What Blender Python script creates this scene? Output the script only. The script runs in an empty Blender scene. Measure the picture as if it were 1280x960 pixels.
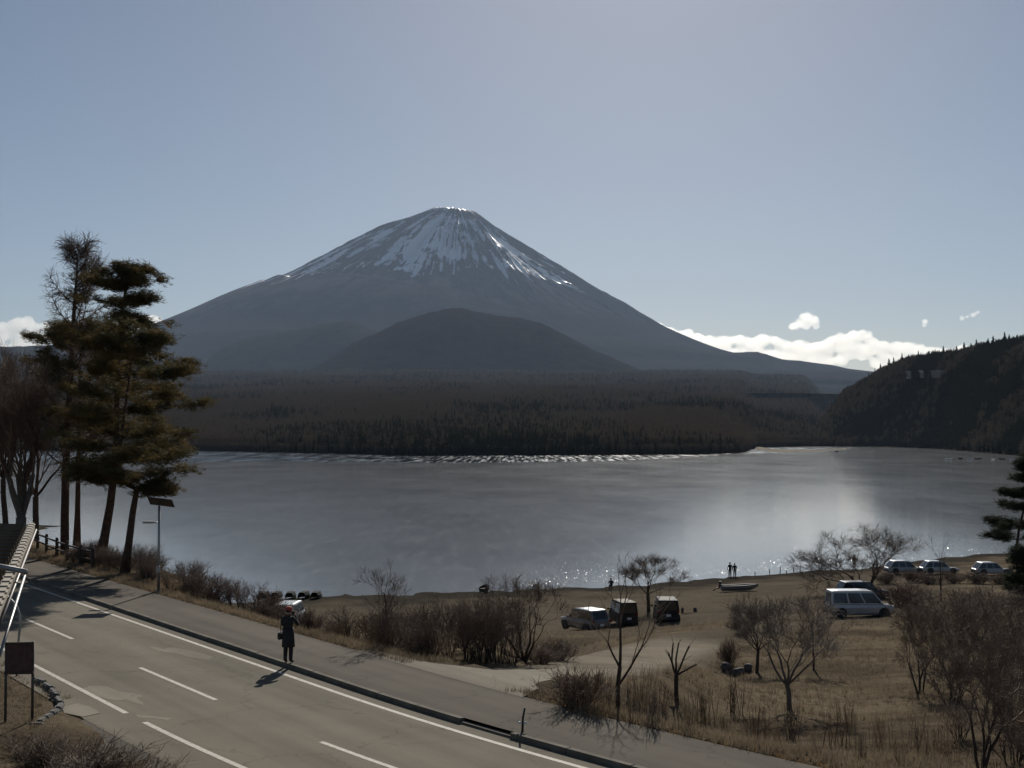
import bpy, bmesh, math, random
import numpy as np
from mathutils import Vector, Matrix

# ------------------------------------------------------------------ camera, sky, sun, exposure
scene = bpy.context.scene
COL = scene.collection
CAM_Z = 16.5
FPX = 1660.0
PITCH = math.atan(61 / FPX)
cam_data = bpy.data.cameras.new('camera')
cam = bpy.data.objects.new('camera', cam_data)
COL.objects.link(cam)
cam.location = (0, 0, CAM_Z)
cam.rotation_euler = (math.pi / 2 + PITCH, 0, 0)
cam_data.sensor_width = 36
cam_data.lens = 36 * FPX / 1280
cam_data.clip_start = 0.5
cam_data.clip_end = 120000
scene.camera = cam

SUN_EL, SUN_AZ = math.radians(29.5), math.radians(6.0)      # azimuth to the east of the view axis (+Y)
world = bpy.data.worlds.new('World')
scene.world = world
world.use_nodes = True
wn = world.node_tree
wn.nodes.clear()
sky = wn.nodes.new('ShaderNodeTexSky')
sky.sky_type = 'NISHITA'
sky.sun_disc = False
sky.sun_elevation = SUN_EL
sky.sun_rotation = SUN_AZ
sky.altitude = 900
sky.air_density = 0.85
sky.dust_density = 0.65
sky.ozone_density = 0.5
bg = wn.nodes.new('ShaderNodeBackground')
bg.inputs['Strength'].default_value = 0.05
wo = wn.nodes.new('ShaderNodeOutputWorld')
wn.links.new(sky.outputs[0], bg.inputs[0])
wn.links.new(bg.outputs[0], wo.inputs[0])

sun_data = bpy.data.lights.new('sun', 'SUN')
sun_data.energy = 5.0
sun_data.angle = math.radians(0.53)
sun_data.color = (1.0, 0.94, 0.85)
sun = bpy.data.objects.new('sun', sun_data)
COL.objects.link(sun)
SUN_DIR = Vector((math.sin(SUN_AZ) * math.cos(SUN_EL), math.cos(SUN_AZ) * math.cos(SUN_EL), math.sin(SUN_EL)))
sun.rotation_euler = SUN_DIR.to_track_quat('Z', 'Y').to_euler()
sun.location = (0, 0, 60)

vs = scene.view_settings
vs.view_transform = 'Standard'
vs.look = 'None'
vs.gamma = 1
vs.use_curve_mapping = False
vs.exposure = -0.02
cy = scene.cycles
cy.use_denoising = True
cy.denoiser = 'OPENIMAGEDENOISE'
cy.max_bounces = 6
cy.diffuse_bounces = 2
cy.glossy_bounces = 3
cy.transmission_bounces = 3
cy.volume_bounces = 3
cy.transparent_max_bounces = 8
cy.caustics_reflective = False
cy.caustics_refractive = False
cy.sample_clamp_indirect = 4

# ------------------------------------------------------------------ helpers
FWD = np.array([0, math.cos(PITCH), math.sin(PITCH)])
UPV = np.array([0, -math.sin(PITCH), math.cos(PITCH)])
RGT = np.array([1.0, 0, 0])
CAMP = np.array([0, 0, CAM_Z])


def ray(px, py):
    return FWD + RGT * (px - 640) / FPX + UPV * (480 - py) / FPX


def at_z(px, py, z):
    d = ray(px, py)
    return CAMP + d * ((z - CAM_Z) / d[2])


def at_y(px, py, y):
    d = ray(px, py)
    return CAMP + d * (y / d[1])


def smooth(a, b, x):
    t = np.clip((np.asarray(x, float) - a) / (b - a), 0, 1)
    return t * t * (3 - 2 * t)


def _hash(ix, iy, seed):
    h = (ix.astype(np.int64) * 374761393 + iy.astype(np.int64) * 668265263 + seed * 974711) & 0x7fffffff
    h = ((h ^ (h >> 13)) * 1274126177) & 0x7fffffff
    h = (h ^ (h >> 16)) & 0x7fffffff
    return (h % 100003) / 100003.0


def vnoise(x, y, seed=0):
    x = np.asarray(x, float); y = np.asarray(y, float)
    ix = np.floor(x); iy = np.floor(y)
    fx = x - ix; fy = y - iy
    fx = fx * fx * (3 - 2 * fx); fy = fy * fy * (3 - 2 * fy)
    a = _hash(ix, iy, seed); b = _hash(ix + 1, iy, seed)
    c = _hash(ix, iy + 1, seed); d = _hash(ix + 1, iy + 1, seed)
    return (a * (1 - fx) + b * fx) * (1 - fy) + (c * (1 - fx) + d * fx) * fy


def fbm(x, y, seed=0, octv=4, gain=0.5):
    s = 0; amp = 1; tot = 0
    for o in range(octv):
        s = s + amp * vnoise(x * 2 ** o, y * 2 ** o, seed + o * 17)
        tot += amp; amp *= gain
    return s / tot


def link(o, parent=None):
    COL.objects.link(o)
    if parent is not None:
        o.parent = parent
    return o


def tag(o, label=None, cat=None, group=None, kind=None):
    if label: o['label'] = label
    if cat: o['category'] = cat
    if group: o['group'] = group
    if kind: o['kind'] = kind
    return o


def empty(name, loc=(0, 0, 0), rz=0.0):
    o = bpy.data.objects.new(name, None)
    o.empty_display_size = 0.2
    o.location = loc
    o.rotation_euler = (0, 0, rz)
    return link(o)


def mesh_obj(name, verts, faces, mat, parent=None, smooth_shade=False, loc=None):
    me = bpy.data.meshes.new(name)
    me.from_pydata([tuple(v) for v in verts], [], [tuple(f) for f in faces])
    me.update()
    if mat is not None:
        for m in (mat if isinstance(mat, (list, tuple)) else [mat]):
            me.materials.append(m)
    if smooth_shade:
        me.polygons.foreach_set('use_smooth', [True] * len(me.polygons))
    o = bpy.data.objects.new(name, me)
    if loc is not None: o.location = loc
    return link(o, parent)


def np_mesh(name, V, F, mats, smooth_shade=False):
    """fast mesh from arrays; all faces of equal size"""
    V = np.asarray(V, np.float32); F = np.asarray(F, np.int32)
    me = bpy.data.meshes.new(name)
    k = F.shape[1]
    me.vertices.add(len(V)); me.vertices.foreach_set('co', V.ravel())
    me.loops.add(F.size); me.loops.foreach_set('vertex_index', F.ravel())
    me.polygons.add(len(F)); me.polygons.foreach_set('loop_start', np.arange(0, F.size, k, dtype=np.int32))
    me.polygons.foreach_set('loop_total', np.full(len(F), k, np.int32))
    if smooth_shade: me.polygons.foreach_set('use_smooth', np.ones(len(F), bool))
    me.update(calc_edges=True)
    for m in (mats if isinstance(mats, (list, tuple)) else [mats]): me.materials.append(m)
    return me


def np_obj(name, V, F, mats, parent=None, smooth_shade=False):
    return link(bpy.data.objects.new(name, np_mesh(name, V, F, mats, smooth_shade)), parent)


def grid_faces(nr, nc):
    i = np.arange(nr - 1)[:, None] * nc + np.arange(nc - 1)[None, :]
    return np.stack([i, i + 1, i + nc + 1, i + nc], -1).reshape(-1, 4)


def set_attr(me, name, vals):
    a = me.attributes.new(name, 'FLOAT', 'POINT')
    a.data.foreach_set('value', np.asarray(vals, np.float32).ravel())


# --- bmesh shapes
def bm_box(bm, c, size, rot=None, bevel=0):
    r = bmesh.ops.create_cube(bm, size=1)
    vs_ = r['verts']
    bmesh.ops.scale(bm, vec=size, verts=vs_)
    if bevel:
        es = list({e for v in vs_ for e in v.link_edges})
        rb = bmesh.ops.bevel(bm, geom=es, offset=bevel, segments=2, affect='EDGES')
        vs_ = list({v for f in rb['faces'] for v in f.verts} | {v for v in vs_ if v.is_valid})
    if rot is not None:
        bmesh.ops.rotate(bm, cent=(0, 0, 0), matrix=rot, verts=vs_)
    bmesh.ops.translate(bm, vec=c, verts=vs_)


def bm_tube(bm, pts, radii, n=8, cap=True):
    pts = [Vector(p) for p in pts]
    if not hasattr(radii, '__len__'): radii = [radii] * len(pts)
    rings = []
    prev = None
    for i, p in enumerate(pts):
        d = (pts[min(i + 1, len(pts) - 1)] - pts[max(i - 1, 0)]).normalized()
        if prev is None:
            a = d.orthogonal().normalized()
        else:
            a = (prev - d * prev.dot(d))
            a = a.normalized() if a.length > 1e-6 else d.orthogonal().normalized()
        prev = a
        b = d.cross(a)
        rings.append([bm.verts.new(p + (a * math.cos(k * 2 * math.pi / n) + b * math.sin(k * 2 * math.pi / n)) * radii[i]) for k in range(n)])
    for r0, r1 in zip(rings, rings[1:]):
        for k in range(n):
            bm.faces.new((r0[k], r0[(k + 1) % n], r1[(k + 1) % n], r1[k]))
    if cap:
        bm.faces.new(list(reversed(rings[0])))
        bm.faces.new(rings[-1])


def bm_obj(name, bm, mat, parent=None, smooth_shade=False, loc=None):
    me = bpy.data.meshes.new(name)
    bm.normal_update()
    bm.to_mesh(me); bm.free()
    for m in (mat if isinstance(mat, (list, tuple)) else [mat]): me.materials.append(m)
    if smooth_shade: me.polygons.foreach_set('use_smooth', [True] * len(me.polygons))
    o = bpy.data.objects.new(name, me)
    if loc is not None: o.location = loc
    return link(o, parent)


def box_part(name, c, size, mat, parent=None, bevel=0, rot=None):
    bm = bmesh.new(); bm_box(bm, c, size, rot, bevel)
    return bm_obj(name, bm, mat, parent)


def tube_part(name, pts, radii, mat, parent=None, n=8):
    bm = bmesh.new(); bm_tube(bm, pts, radii, n)
    return bm_obj(name, bm, mat, parent, True)


def copy_tree(o, parent=None):
    c = o.copy(); COL.objects.link(c); c.parent = parent
    for ch in list(o.children):
        copy_tree(ch, c)
    return c


# ------------------------------------------------------------------ materials
def mat_new(name):
    m = bpy.data.materials.new(name)
    m.use_nodes = True
    nt = m.node_tree
    p = nt.nodes['Principled BSDF']
    return m, nt, p


def N(nt, typ, **kw):
    n = nt.nodes.new(typ)
    for k, v in kw.items():
        if k.startswith('i_'):
            key = k[2:]
            key = int(key) if key.isdigit() else key.replace('_', ' ')
            n.inputs[key].default_value = v
        else:
            setattr(n, k, v)
    return n


def ramp(nt, fac, stops):
    r = nt.nodes.new('ShaderNodeValToRGB')
    el = r.color_ramp.elements
    while len(el) < len(stops): el.new(0.5)
    for e, (p, c) in zip(el, stops):
        e.position = p
        e.color = (c, c, c, 1) if not hasattr(c, '__len__') else (*c, 1)
    nt.links.new(fac, r.inputs[0])
    return r.outputs[0]


def mixc(nt, fac, a, b, mode='MIX'):
    m = nt.nodes.new('ShaderNodeMix'); m.data_type = 'RGBA'; m.blend_type = mode
    for sock, v in ((m.inputs[0], fac), (m.inputs[6], a), (m.inputs[7], b)):
        if hasattr(v, 'links'): nt.links.new(v, sock)
        elif hasattr(v, '__len__'): sock.default_value = (*v, 1)
        else: sock.default_value = v
    return m.outputs[2]


def simple(name, col, rough=0.6, var=0.25, scale=6.0, metal=0.0, bump=0.0, spec=0.5, detail=4, coat=0):
    """plain surface with a little mottling and uneven gloss"""
    m, nt, p = mat_new(name)
    tc = N(nt, 'ShaderNodeTexCoord')
    nz = N(nt, 'ShaderNodeTexNoise', i_Scale=scale, i_Detail=detail)
    nt.links.new(tc.outputs['Object'], nz.inputs['Vector'])
    lo = tuple(c * (1 - var) for c in col); hi = tuple(min(1, c * (1 + var)) for c in col)
    nt.links.new(ramp(nt, nz.outputs[0], [(0.3, lo), (0.7, hi)]), p.inputs['Base Color'])
    p.inputs['Roughness'].default_value = rough
    p.inputs['Metallic'].default_value = metal
    p.inputs['Specular IOR Level'].default_value = spec
    if coat:
        p.inputs['Coat Weight'].default_value = coat
        p.inputs['Coat Roughness'].default_value = 0.08
    if bump:
        b = N(nt, 'ShaderNodeBump', i_Strength=bump, i_Distance=0.02)
        nt.links.new(nz.outputs[0], b.inputs['Height'])
        nt.links.new(b.outputs[0], p.inputs['Normal'])
    return m


M = {}
M['bark'] = simple('bark', (0.062, 0.046, 0.037), 0.9, 0.35, 9, bump=0.4, spec=0.2)
M['bark_grey'] = simple('bark_grey', (0.12, 0.105, 0.092), 0.9, 0.3, 9, bump=0.4, spec=0.2)
M['bark_pine'] = simple('bark_pine', (0.075, 0.045, 0.032), 0.9, 0.4, 7, bump=0.6, spec=0.2)
M['twig'] = simple('twig', (0.15, 0.11, 0.084), 0.85, 0.3, 3, spec=0.2)
M['twig_grey'] = simple('twig_grey', (0.15, 0.125, 0.105), 0.85, 0.25, 3, spec=0.2)
M['twig_red'] = simple('twig_red', (0.145, 0.097, 0.073), 0.85, 0.3, 3, spec=0.2)
M['reed'] = simple('reed', (0.22, 0.15, 0.09), 0.85, 0.35, 2, spec=0.2)


def needle_mat(name, c1, c2, spec=0.25):
    m, nt, p = mat_new(name)
    tc = N(nt, 'ShaderNodeTexCoord')
    nz = N(nt, 'ShaderNodeTexNoise', i_Scale=0.9, i_Detail=3)
    nt.links.new(tc.outputs['Object'], nz.inputs['Vector'])
    col = ramp(nt, nz.outputs[0], [(0.35, c1), (0.68, c2)])
    nt.links.new(col, p.inputs['Base Color'])
    p.inputs['Roughness'].default_value = 0.8
    p.inputs['Specular IOR Level'].default_value = spec
    tr = N(nt, 'ShaderNodeBsdfTranslucent')
    nt.links.new(col, tr.inputs[0])
    mx = N(nt, 'ShaderNodeMixShader', i_0=0.3)
    nt.links.new(p.outputs[0], mx.inputs[1]); nt.links.new(tr.outputs[0], mx.inputs[2])
    nt.links.new(mx.outputs[0], nt.nodes['Material Output'].inputs[0])
    return m


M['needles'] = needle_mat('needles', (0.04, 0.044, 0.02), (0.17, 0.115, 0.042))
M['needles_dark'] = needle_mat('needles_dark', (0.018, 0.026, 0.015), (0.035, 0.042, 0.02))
M['grass'] = needle_mat('dry_grass', (0.17, 0.135, 0.09), (0.27, 0.215, 0.145))
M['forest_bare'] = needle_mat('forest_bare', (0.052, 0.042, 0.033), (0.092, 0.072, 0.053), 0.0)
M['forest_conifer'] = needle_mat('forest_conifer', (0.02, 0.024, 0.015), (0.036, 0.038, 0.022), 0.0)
M['metal_grey'] = simple('metal_grey', (0.32, 0.32, 0.31), 0.45, 0.15, 5, metal=0.7)
M['metal_dark'] = simple('metal_dark', (0.07, 0.065, 0.06), 0.5, 0.2, 6, metal=0.4)
M['glass'] = simple('dark_glass', (0.012, 0.014, 0.016), 0.06, 0.1, 2, spec=0.7)
M['tyre'] = simple('tyre', (0.018, 0.018, 0.018), 0.85, 0.2, 12)
M['rim'] = simple('rim', (0.4, 0.4, 0.4), 0.35, 0.1, 8, metal=0.8)
M['lamp_clear'] = simple('lamp_clear', (0.7, 0.7, 0.68), 0.12, 0.05, 4, spec=0.8)
M['lamp_red'] = simple('lamp_red', (0.35, 0.015, 0.012), 0.15, 0.1, 4, spec=0.8)
M['plastic_black'] = simple('plastic_black', (0.02, 0.02, 0.02), 0.6, 0.2, 5)
M['wood_dark'] = simple('wood_dark', (0.06, 0.043, 0.033), 0.8, 0.3, 5, bump=0.3)
M['stone'] = simple('stone', (0.085, 0.08, 0.075), 0.9, 0.35, 3, bump=0.6)
M['concrete'] = simple('concrete', (0.26, 0.25, 0.225), 0.88, 0.22, 1.6, bump=0.3, detail=8)
M['kerb'] = simple('kerb_concrete', (0.15, 0.135, 0.11), 0.95, 0.25, 2.5, bump=0.3, detail=8, spec=.1)
M['line_paint'] = None
# ------------------------------------------------------------------ near ground: shape
DS = np.array([0.5708, -0.8211]); DT = np.array([0.8211, 0.5708])     # along the road / towards the lake
ROAD_Z, WALK_Z = 9.30, 9.42


def bend(s):
    return 0.0045 * np.maximum(0, np.asarray(s, float) + 33.5) ** 2 * (np.asarray(s) < 60)


def st_xy(s, t):
    s = np.asarray(s, float); t = np.asarray(t, float) + bend(np.minimum(s, -15)) 
    return s * DS[0] + t * DT[0], s * DS[1] + t * DT[1]


def xy_st(x, y):
    s = x * DS[0] + y * DS[1]
    return s, x * DT[0] + y * DT[1] - bend(np.minimum(s, -15))


ctrl = []
for px, py, z in [
        # waterline
        (270, 752, 0), (350, 748, 0), (450, 743, 0), (600, 739, 0), (760, 733, 0), (880, 723, 0), (1040, 713, 0), (1120, 702, 0), (1200, 695, 0),
        (1280, 689, 0), (1420, 675, 0),
        # beach and car park
        (340, 768, 1.0), (430, 770, 1.0), (600, 765, 1.2), (730, 788, 2.3), (833, 776, 2.6), (920, 741, 1.2), (1070, 771, 4.0), (900, 760, 2.2),
        (1000, 760, 3.2), (1135, 717, 0.8), (1180, 745, 2.9), (1280, 722, 1.4), (1420, 720, 1.6), (1280, 800, 5.2), (1420, 800, 5.4),
        # slope under the road
        (690, 858, 9.0), (770, 885, 8.6), (765, 834, 7.9), (845, 873, 7.7), (850, 800, 4.9), (910, 832, 5.8), (985, 886, 7.1), (655, 822, 7.5),
        (600, 836, 8.7), (487, 812, 8.5), (1150, 862, 6.7), (1100, 950, 8.5), (1280, 950, 8.2), (1230, 900, 7.6), (1420, 930, 8.2),
        (600, 790, 3.4), (940, 840, 6.1), (1060, 850, 6.3)]:
    p = at_z(px, py, z); ctrl.append((p[0], p[1], z))
for px, py in [(270, 752), (450, 743), (760, 733), (1040, 713), (1280, 689), (1420, 675)]:      # lake bed
    p = at_z(px, py, 0)
    for extra, z in ((14, -0.9), (45, -2.2)):
        ctrl.append((p[0], p[1] + extra, z))
for s, rows_ in ((-75, ((21.5, 9.3), (24, 9.3), (27, 8.4), (33, 4.4))), (-105, ((21.5, 9.3), (24, 9.3), (27, 8.4), (33, 4.2), (40, 1.4))),
                 (-150, ((21.5, 9.3), (24, 8.5), (30, 4.2), (38, 0.3), (45, -0.8), (56, -1.2), (90, -2.2))), (-200, ((21.5, 9.3), (24, 8.5), (30, 2), (36, -0.5), (52, -1.2), (90, -2.2)))):
    for t, z in rows_:
        x, y = st_xy(s, t); ctrl.append((float(x), float(y), z))
for s, t, z in ((-55, 24, 8.4), (-45, 24, 8.4), (-58, 32, 4.4), (-48, 33, 4.4), (-52, 42, 2.6), (-10, 24, 9.0), (20, 25, 9.0), (60, 26, 9.0), (60, 60, 6), (40, 120, 2), (90, 26, 9)):
    x, y = st_xy(s, t); ctrl.append((float(x), float(y), z))
ctrl = np.array(ctrl)


def _tps_k(r2):
    return -np.sqrt(r2 + 4e-4)


_n = len(ctrl)
_A = np.zeros((_n + 3, _n + 3))
_d2 = ((ctrl[:, None, :2] - ctrl[None, :, :2]) ** 2).sum(-1) / 1e4
_A[:_n, :_n] = _tps_k(_d2) - np.eye(_n) * 4e-3
_P = np.c_[np.ones(_n), ctrl[:, :2] / 100]
_A[:_n, _n:] = _P; _A[_n:, :_n] = _P.T
_W = np.linalg.solve(_A, np.r_[ctrl[:, 2], 0, 0, 0])


def tps(x, y):
    x = np.asarray(x, float); y = np.asarray(y, float)
    out = _W[_n] + _W[_n + 1] * x / 100 + _W[_n + 2] * y / 100
    for i in range(_n):
        out = out + _W[i] * _tps_k(((x - ctrl[i, 0]) ** 2 + (y - ctrl[i, 1]) ** 2) / 1e4)
    return out


driveA = [(455, 811, 9.43), (540, 829, 9.43), (620, 838, 9.42), (690, 837, 9.25), (740, 820, 8.0), (790, 808, 6.7), (850, 793, 5.2)]
driveB = [(655, 871, 9.43), (660, 868, 9.43), (668, 863, 9.42), (692, 853, 9.25), (745, 847, 8.0), (800, 835, 6.7), (880, 806, 5.2)]
driveA = np.array([at_z(*q) for q in driveA]); driveB = np.array([at_z(*q) for q in driveB])
driveC = (driveA + driveB) / 2


def drive_prof(x, y):
    """distance from the driveway's middle and its height there"""
    d = np.full(np.shape(x), 1e9); z = np.zeros(np.shape(x))
    for a, b in zip(driveC[1:], driveC[2:]):
        ab = b - a
        u = np.clip(((x - a[0]) * ab[0] + (y - a[1]) * ab[1]) / (ab[:2] @ ab[:2]), 0, 1)
        e = np.hypot(x - a[0] - u * ab[0], y - a[1] - u * ab[1])
        z = np.where(e < d, a[2] + u * ab[2], z); d = np.minimum(d, e)
    return d, z


def ground_z(x, y):
    x = np.asarray(x, float); y = np.asarray(y, float)
    s, t = xy_st(x, y)
    zt = np.clip(tps(x, y), -2.5, 9.6)
    wid = 3.6 * smooth(-54, -64, s)
    w = smooth(20.7 + wid, 24.0 + wid, t)
    nz = (fbm(x * 0.35, y * 0.35, 5, 3) - 0.5) * 0.35 * smooth(21, 24, t)
    far = 9.40 * (1 - w) + zt * w + nz
    near = 9.27 + (fbm(x * 0.5, y * 0.5, 9, 3) - 0.5) * 0.12 * smooth(10.3, 9.0, t) + 0.12 * smooth(10.35, 9.7, t) * smooth(-30, -33, s)
    z = np.where(t > 20.69, far, near)
    dd, dz = drive_prof(x, y)
    wd = smooth(4.2, 2.4, dd) * (t > 20.69)
    z = z * (1 - wd) + (dz - 0.03) * wd
    return np.where((t > 11.0) & (t < 20.66), 9.15, z)


def ground(px, py):
    """where the view ray of a photo position meets the near ground"""
    d = ray(px, py); d = d / d[1]
    ys = np.arange(18, 230, 0.25)
    zz = CAM_Z + d[2] * ys
    gz = ground_z(d[0] * ys, ys)
    gz = np.where((xy_st(d[0] * ys, ys)[1] > 11) & (xy_st(d[0] * ys, ys)[1] < 17.8), ROAD_Z, gz)
    k = np.argmax(zz <= gz)
    y = ys[k]
    return Vector((d[0] * y, y, float(ground_z(d[0] * y, y))))


# ------------------------------------------------------------------ ground material
def ground_mat():
    m, nt, p = mat_new('ground_cover')
    tc = N(nt, 'ShaderNodeTexCoord')
    at = N(nt, 'ShaderNodeAttribute', attribute_name='gravel')
    orange = N(nt, 'ShaderNodeAttribute', attribute_name='verge')
    n1 = N(nt, 'ShaderNodeTexNoise', i_Scale=0.35, i_Detail=6, i_Roughness=0.6)
    n2 = N(nt, 'ShaderNodeTexNoise', i_Scale=5.0, i_Detail=8, i_Roughness=0.75)
    n3 = N(nt, 'ShaderNodeTexNoise', i_Scale=30.0, i_Detail=4, i_Roughness=0.8)
    mp = N(nt, 'ShaderNodeMapping'); mp.inputs['Scale'].default_value = (0.25, 1.0, 1)
    nt.links.new(tc.outputs['Object'], mp.inputs[0])
    nt.links.new(mp.outputs[0], n1.inputs['Vector'])
    for n in (n2, n3): nt.links.new(tc.outputs['Object'], n.inputs['Vector'])
    grass = ramp(nt, n2.outputs[0], [(0.3, (0.10, 0.08, 0.056)), (0.5, (0.19, 0.152, 0.105)), (0.75, (0.27, 0.218, 0.152))])
    soil = ramp(nt, n3.outputs[0], [(0.3, (0.05, 0.04, 0.03)), (0.7, (0.13, 0.10, 0.07))])
    patch = ramp(nt, n1.outputs[0], [(0.42, 0.0), (0.6, 0.75)])
    a = mixc(nt, patch, grass, soil)
    og = ramp(nt, n2.outputs[0], [(0.3, (0.16, 0.085, 0.035)), (0.7, (0.33, 0.19, 0.085))])
    a = mixc(nt, orange.outputs['Fac'], a, og)
    grav = ramp(nt, n3.outputs[0], [(0.25, (0.07, 0.058, 0.043)), (0.5, (0.14, 0.116, 0.086)), (0.8, (0.21, 0.175, 0.13))])
    gp = mixc(nt, patch, grav, ramp(nt, n2.outputs[0], [(0.3, (0.085, 0.075, 0.062)), (0.7, (0.16, 0.135, 0.10))]))
    a = mixc(nt, at.outputs['Fac'], a, gp)
    tr = N(nt, 'ShaderNodeAttribute', attribute_name='track')
    a = mixc(nt, tr.outputs['Fac'], a, ramp(nt, n3.outputs[0], [(0.25, (0.23, 0.20, 0.155)), (0.75, (0.34, 0.30, 0.235))]))
    wet = N(nt, 'ShaderNodeAttribute', attribute_name='wet')
    a = mixc(nt, wet.outputs['Fac'], a, ramp(nt, n3.outputs[0], [(0.3, (0.025, 0.023, 0.02)), (0.75, (0.06, 0.054, 0.046))]))
    n4 = N(nt, 'ShaderNodeTexNoise', i_Scale=0.16, i_Detail=7, i_Roughness=0.72)
    nt.links.new(tc.outputs['Object'], n4.inputs['Vector'])
    a = mixc(nt, 0.75, a, ramp(nt, n4.outputs[0], [(0.3, 0.28), (0.5, 0.5), (0.7, 0.66)]), 'OVERLAY')
    nt.links.new(a, p.inputs['Base Color'])
    p.inputs['Roughness'].default_value = 1.0
    p.inputs['Specular IOR Level'].default_value = 0.0
    ad = N(nt, 'ShaderNodeMath', operation='MULTIPLY_ADD', i_1=0.3)
    nt.links.new(n3.outputs[0], ad.inputs[0]); nt.links.new(n2.outputs[0], ad.inputs[2])
    b = N(nt, 'ShaderNodeBump', i_Strength=1.0, i_Distance=0.135)
    nt.links.new(ad.outputs[0], b.inputs['Height']); nt.links.new(b.outputs[0], p.inputs['Normal'])
    return m


M['ground'] = ground_mat()


def asphalt_mat(name, lo, hi):
    m, nt, p = mat_new(name)
    tc = N(nt, 'ShaderNodeTexCoord')
    mp = N(nt, 'ShaderNodeMapping')
    mp.inputs['Rotation'].default_value = (0, 0, math.atan2(-DS[1], DS[0]))
    nt.links.new(tc.outputs['Object'], mp.inputs[0])
    mp2 = N(nt, 'ShaderNodeMapping'); mp2.inputs['Scale'].default_value = (0.05, 0.9, 1)
    nt.links.new(mp.outputs[0], mp2.inputs[0])
    trk = N(nt, 'ShaderNodeTexNoise', i_Scale=1.0, i_Detail=5)
    nt.links.new(mp2.outputs[0], trk.inputs['Vector'])
    big = N(nt, 'ShaderNodeTexNoise', i_Scale=0.5, i_Detail=6, i_Roughness=0.65)
    fine = N(nt, 'ShaderNodeTexNoise', i_Scale=55, i_Detail=3, i_Roughness=0.8)
    vor = N(nt, 'ShaderNodeTexVoronoi', feature='DISTANCE_TO_EDGE', i_Scale=0.22)
    wob = N(nt, 'ShaderNodeTexNoise', i_Scale=1.5, i_Detail=4)
    nt.links.new(tc.outputs['Object'], wob.inputs['Vector'])
    add = N(nt, 'ShaderNodeVectorMath', operation='MULTIPLY_ADD')
    add.inputs[1].default_value = (1.3, 1.3, 0)
    nt.links.new(wob.outputs['Color'], add.inputs[0]); nt.links.new(tc.outputs['Object'], add.inputs[2])
    nt.links.new(add.outputs[0], vor.inputs['Vector'])
    for n in (big, fine): nt.links.new(tc.outputs['Object'], n.inputs['Vector'])
    base = ramp(nt, big.outputs[0], [(0.3, lo), (0.7, hi)])
    base = mixc(nt, 0.5, base, ramp(nt, trk.outputs[0], [(0.35, tuple(c * .85 for c in lo)), (0.65, tuple(c * 1.15 for c in hi))]))
    base = mixc(nt, 0.7, base, ramp(nt, fine.outputs[0], [(0.25, 0.35), (0.75, 0.68)]), 'OVERLAY')
    crack = ramp(nt, vor.outputs['Distance'], [(0.0, 0.55), (0.008, 1.0)])
    base = mixc(nt, 0.55, base, crack, 'MULTIPLY')
    nt.links.new(base, p.inputs['Base Color'])
    p.inputs['Roughness'].default_value = 0.95
    p.inputs['Specular IOR Level'].default_value = 0.06
    b = N(nt, 'ShaderNodeBump', i_Strength=0.5, i_Distance=0.01)
    nt.links.new(fine.outputs[0], b.inputs['Height']); nt.links.new(b.outputs[0], p.inputs['Normal'])
    return m


M['asphalt'] = asphalt_mat('asphalt', (0.135, 0.120, 0.094), (0.195, 0.173, 0.134))
M['asphalt_walk'] = asphalt_mat('asphalt_walk', (0.088, 0.077, 0.062), (0.135, 0.117, 0.094))
M['asphalt_drive'] = asphalt_mat('asphalt_drive', (0.185, 0.163, 0.128), (0.26, 0.23, 0.18))


def paint_mat():
    m, nt, p = mat_new('worn_white_paint')
    tc = N(nt, 'ShaderNodeTexCoord')
    nz = N(nt, 'ShaderNodeTexNoise', i_Scale=7, i_Detail=8, i_Roughness=0.75)
    nt.links.new(tc.outputs['Object'], nz.inputs['Vector'])
    nt.links.new(ramp(nt, nz.outputs[0], [(0.30, (0.15, 0.138, 0.115)), (0.47, (0.42, 0.385, 0.32)), (0.7, (0.56, 0.52, 0.43))]), p.inputs['Base Color'])
    p.inputs['Roughness'].default_value = 0.8
    return m


M['line_paint'] = paint_mat()

# ------------------------------------------------------------------ near ground: mesh (laid out along the road)
ss = np.r_[np.arange(-240, -80, 2.0), np.arange(-80, 10, 0.8), np.arange(10, 110, 2.0)]
tt = np.r_[np.arange(-40, 6, 2.0), np.arange(6, 10.9, 0.4), [10.9, 10.99, 11.05, 15, 20.6, 20.655, 20.70], np.arange(21.0, 36, 0.5), np.arange(36, 90, 1.0), np.arange(90, 240, 2.0)]
S_, T_ = np.meshgrid(ss, tt, indexing='ij')
X_, Y_ = st_xy(S_, T_)
Z_ = ground_z(X_, Y_)
ground_me = np_mesh('ground', np.stack([X_, Y_, Z_], -1).reshape(-1, 3), grid_faces(*S_.shape)[:, ::-1], M['ground'], True)
drive_px = [(560, 845), (660, 850), (735, 835), (800, 822), (870, 800), (930, 785), (1000, 778)]
drive_xy = np.array([tuple(ground(*p))[:2] for p in drive_px])


def dist_poly(x, y, P):
    d = np.full(np.shape(x), 1e9)
    for a, b in zip(P, P[1:]):
        ab = b - a
        u = np.clip(((x - a[0]) * ab[0] + (y - a[1]) * ab[1]) / (ab @ ab), 0, 1)
        d = np.minimum(d, np.hypot(x - a[0] - u * ab[0], y - a[1] - u * ab[1]))
    return d


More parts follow.
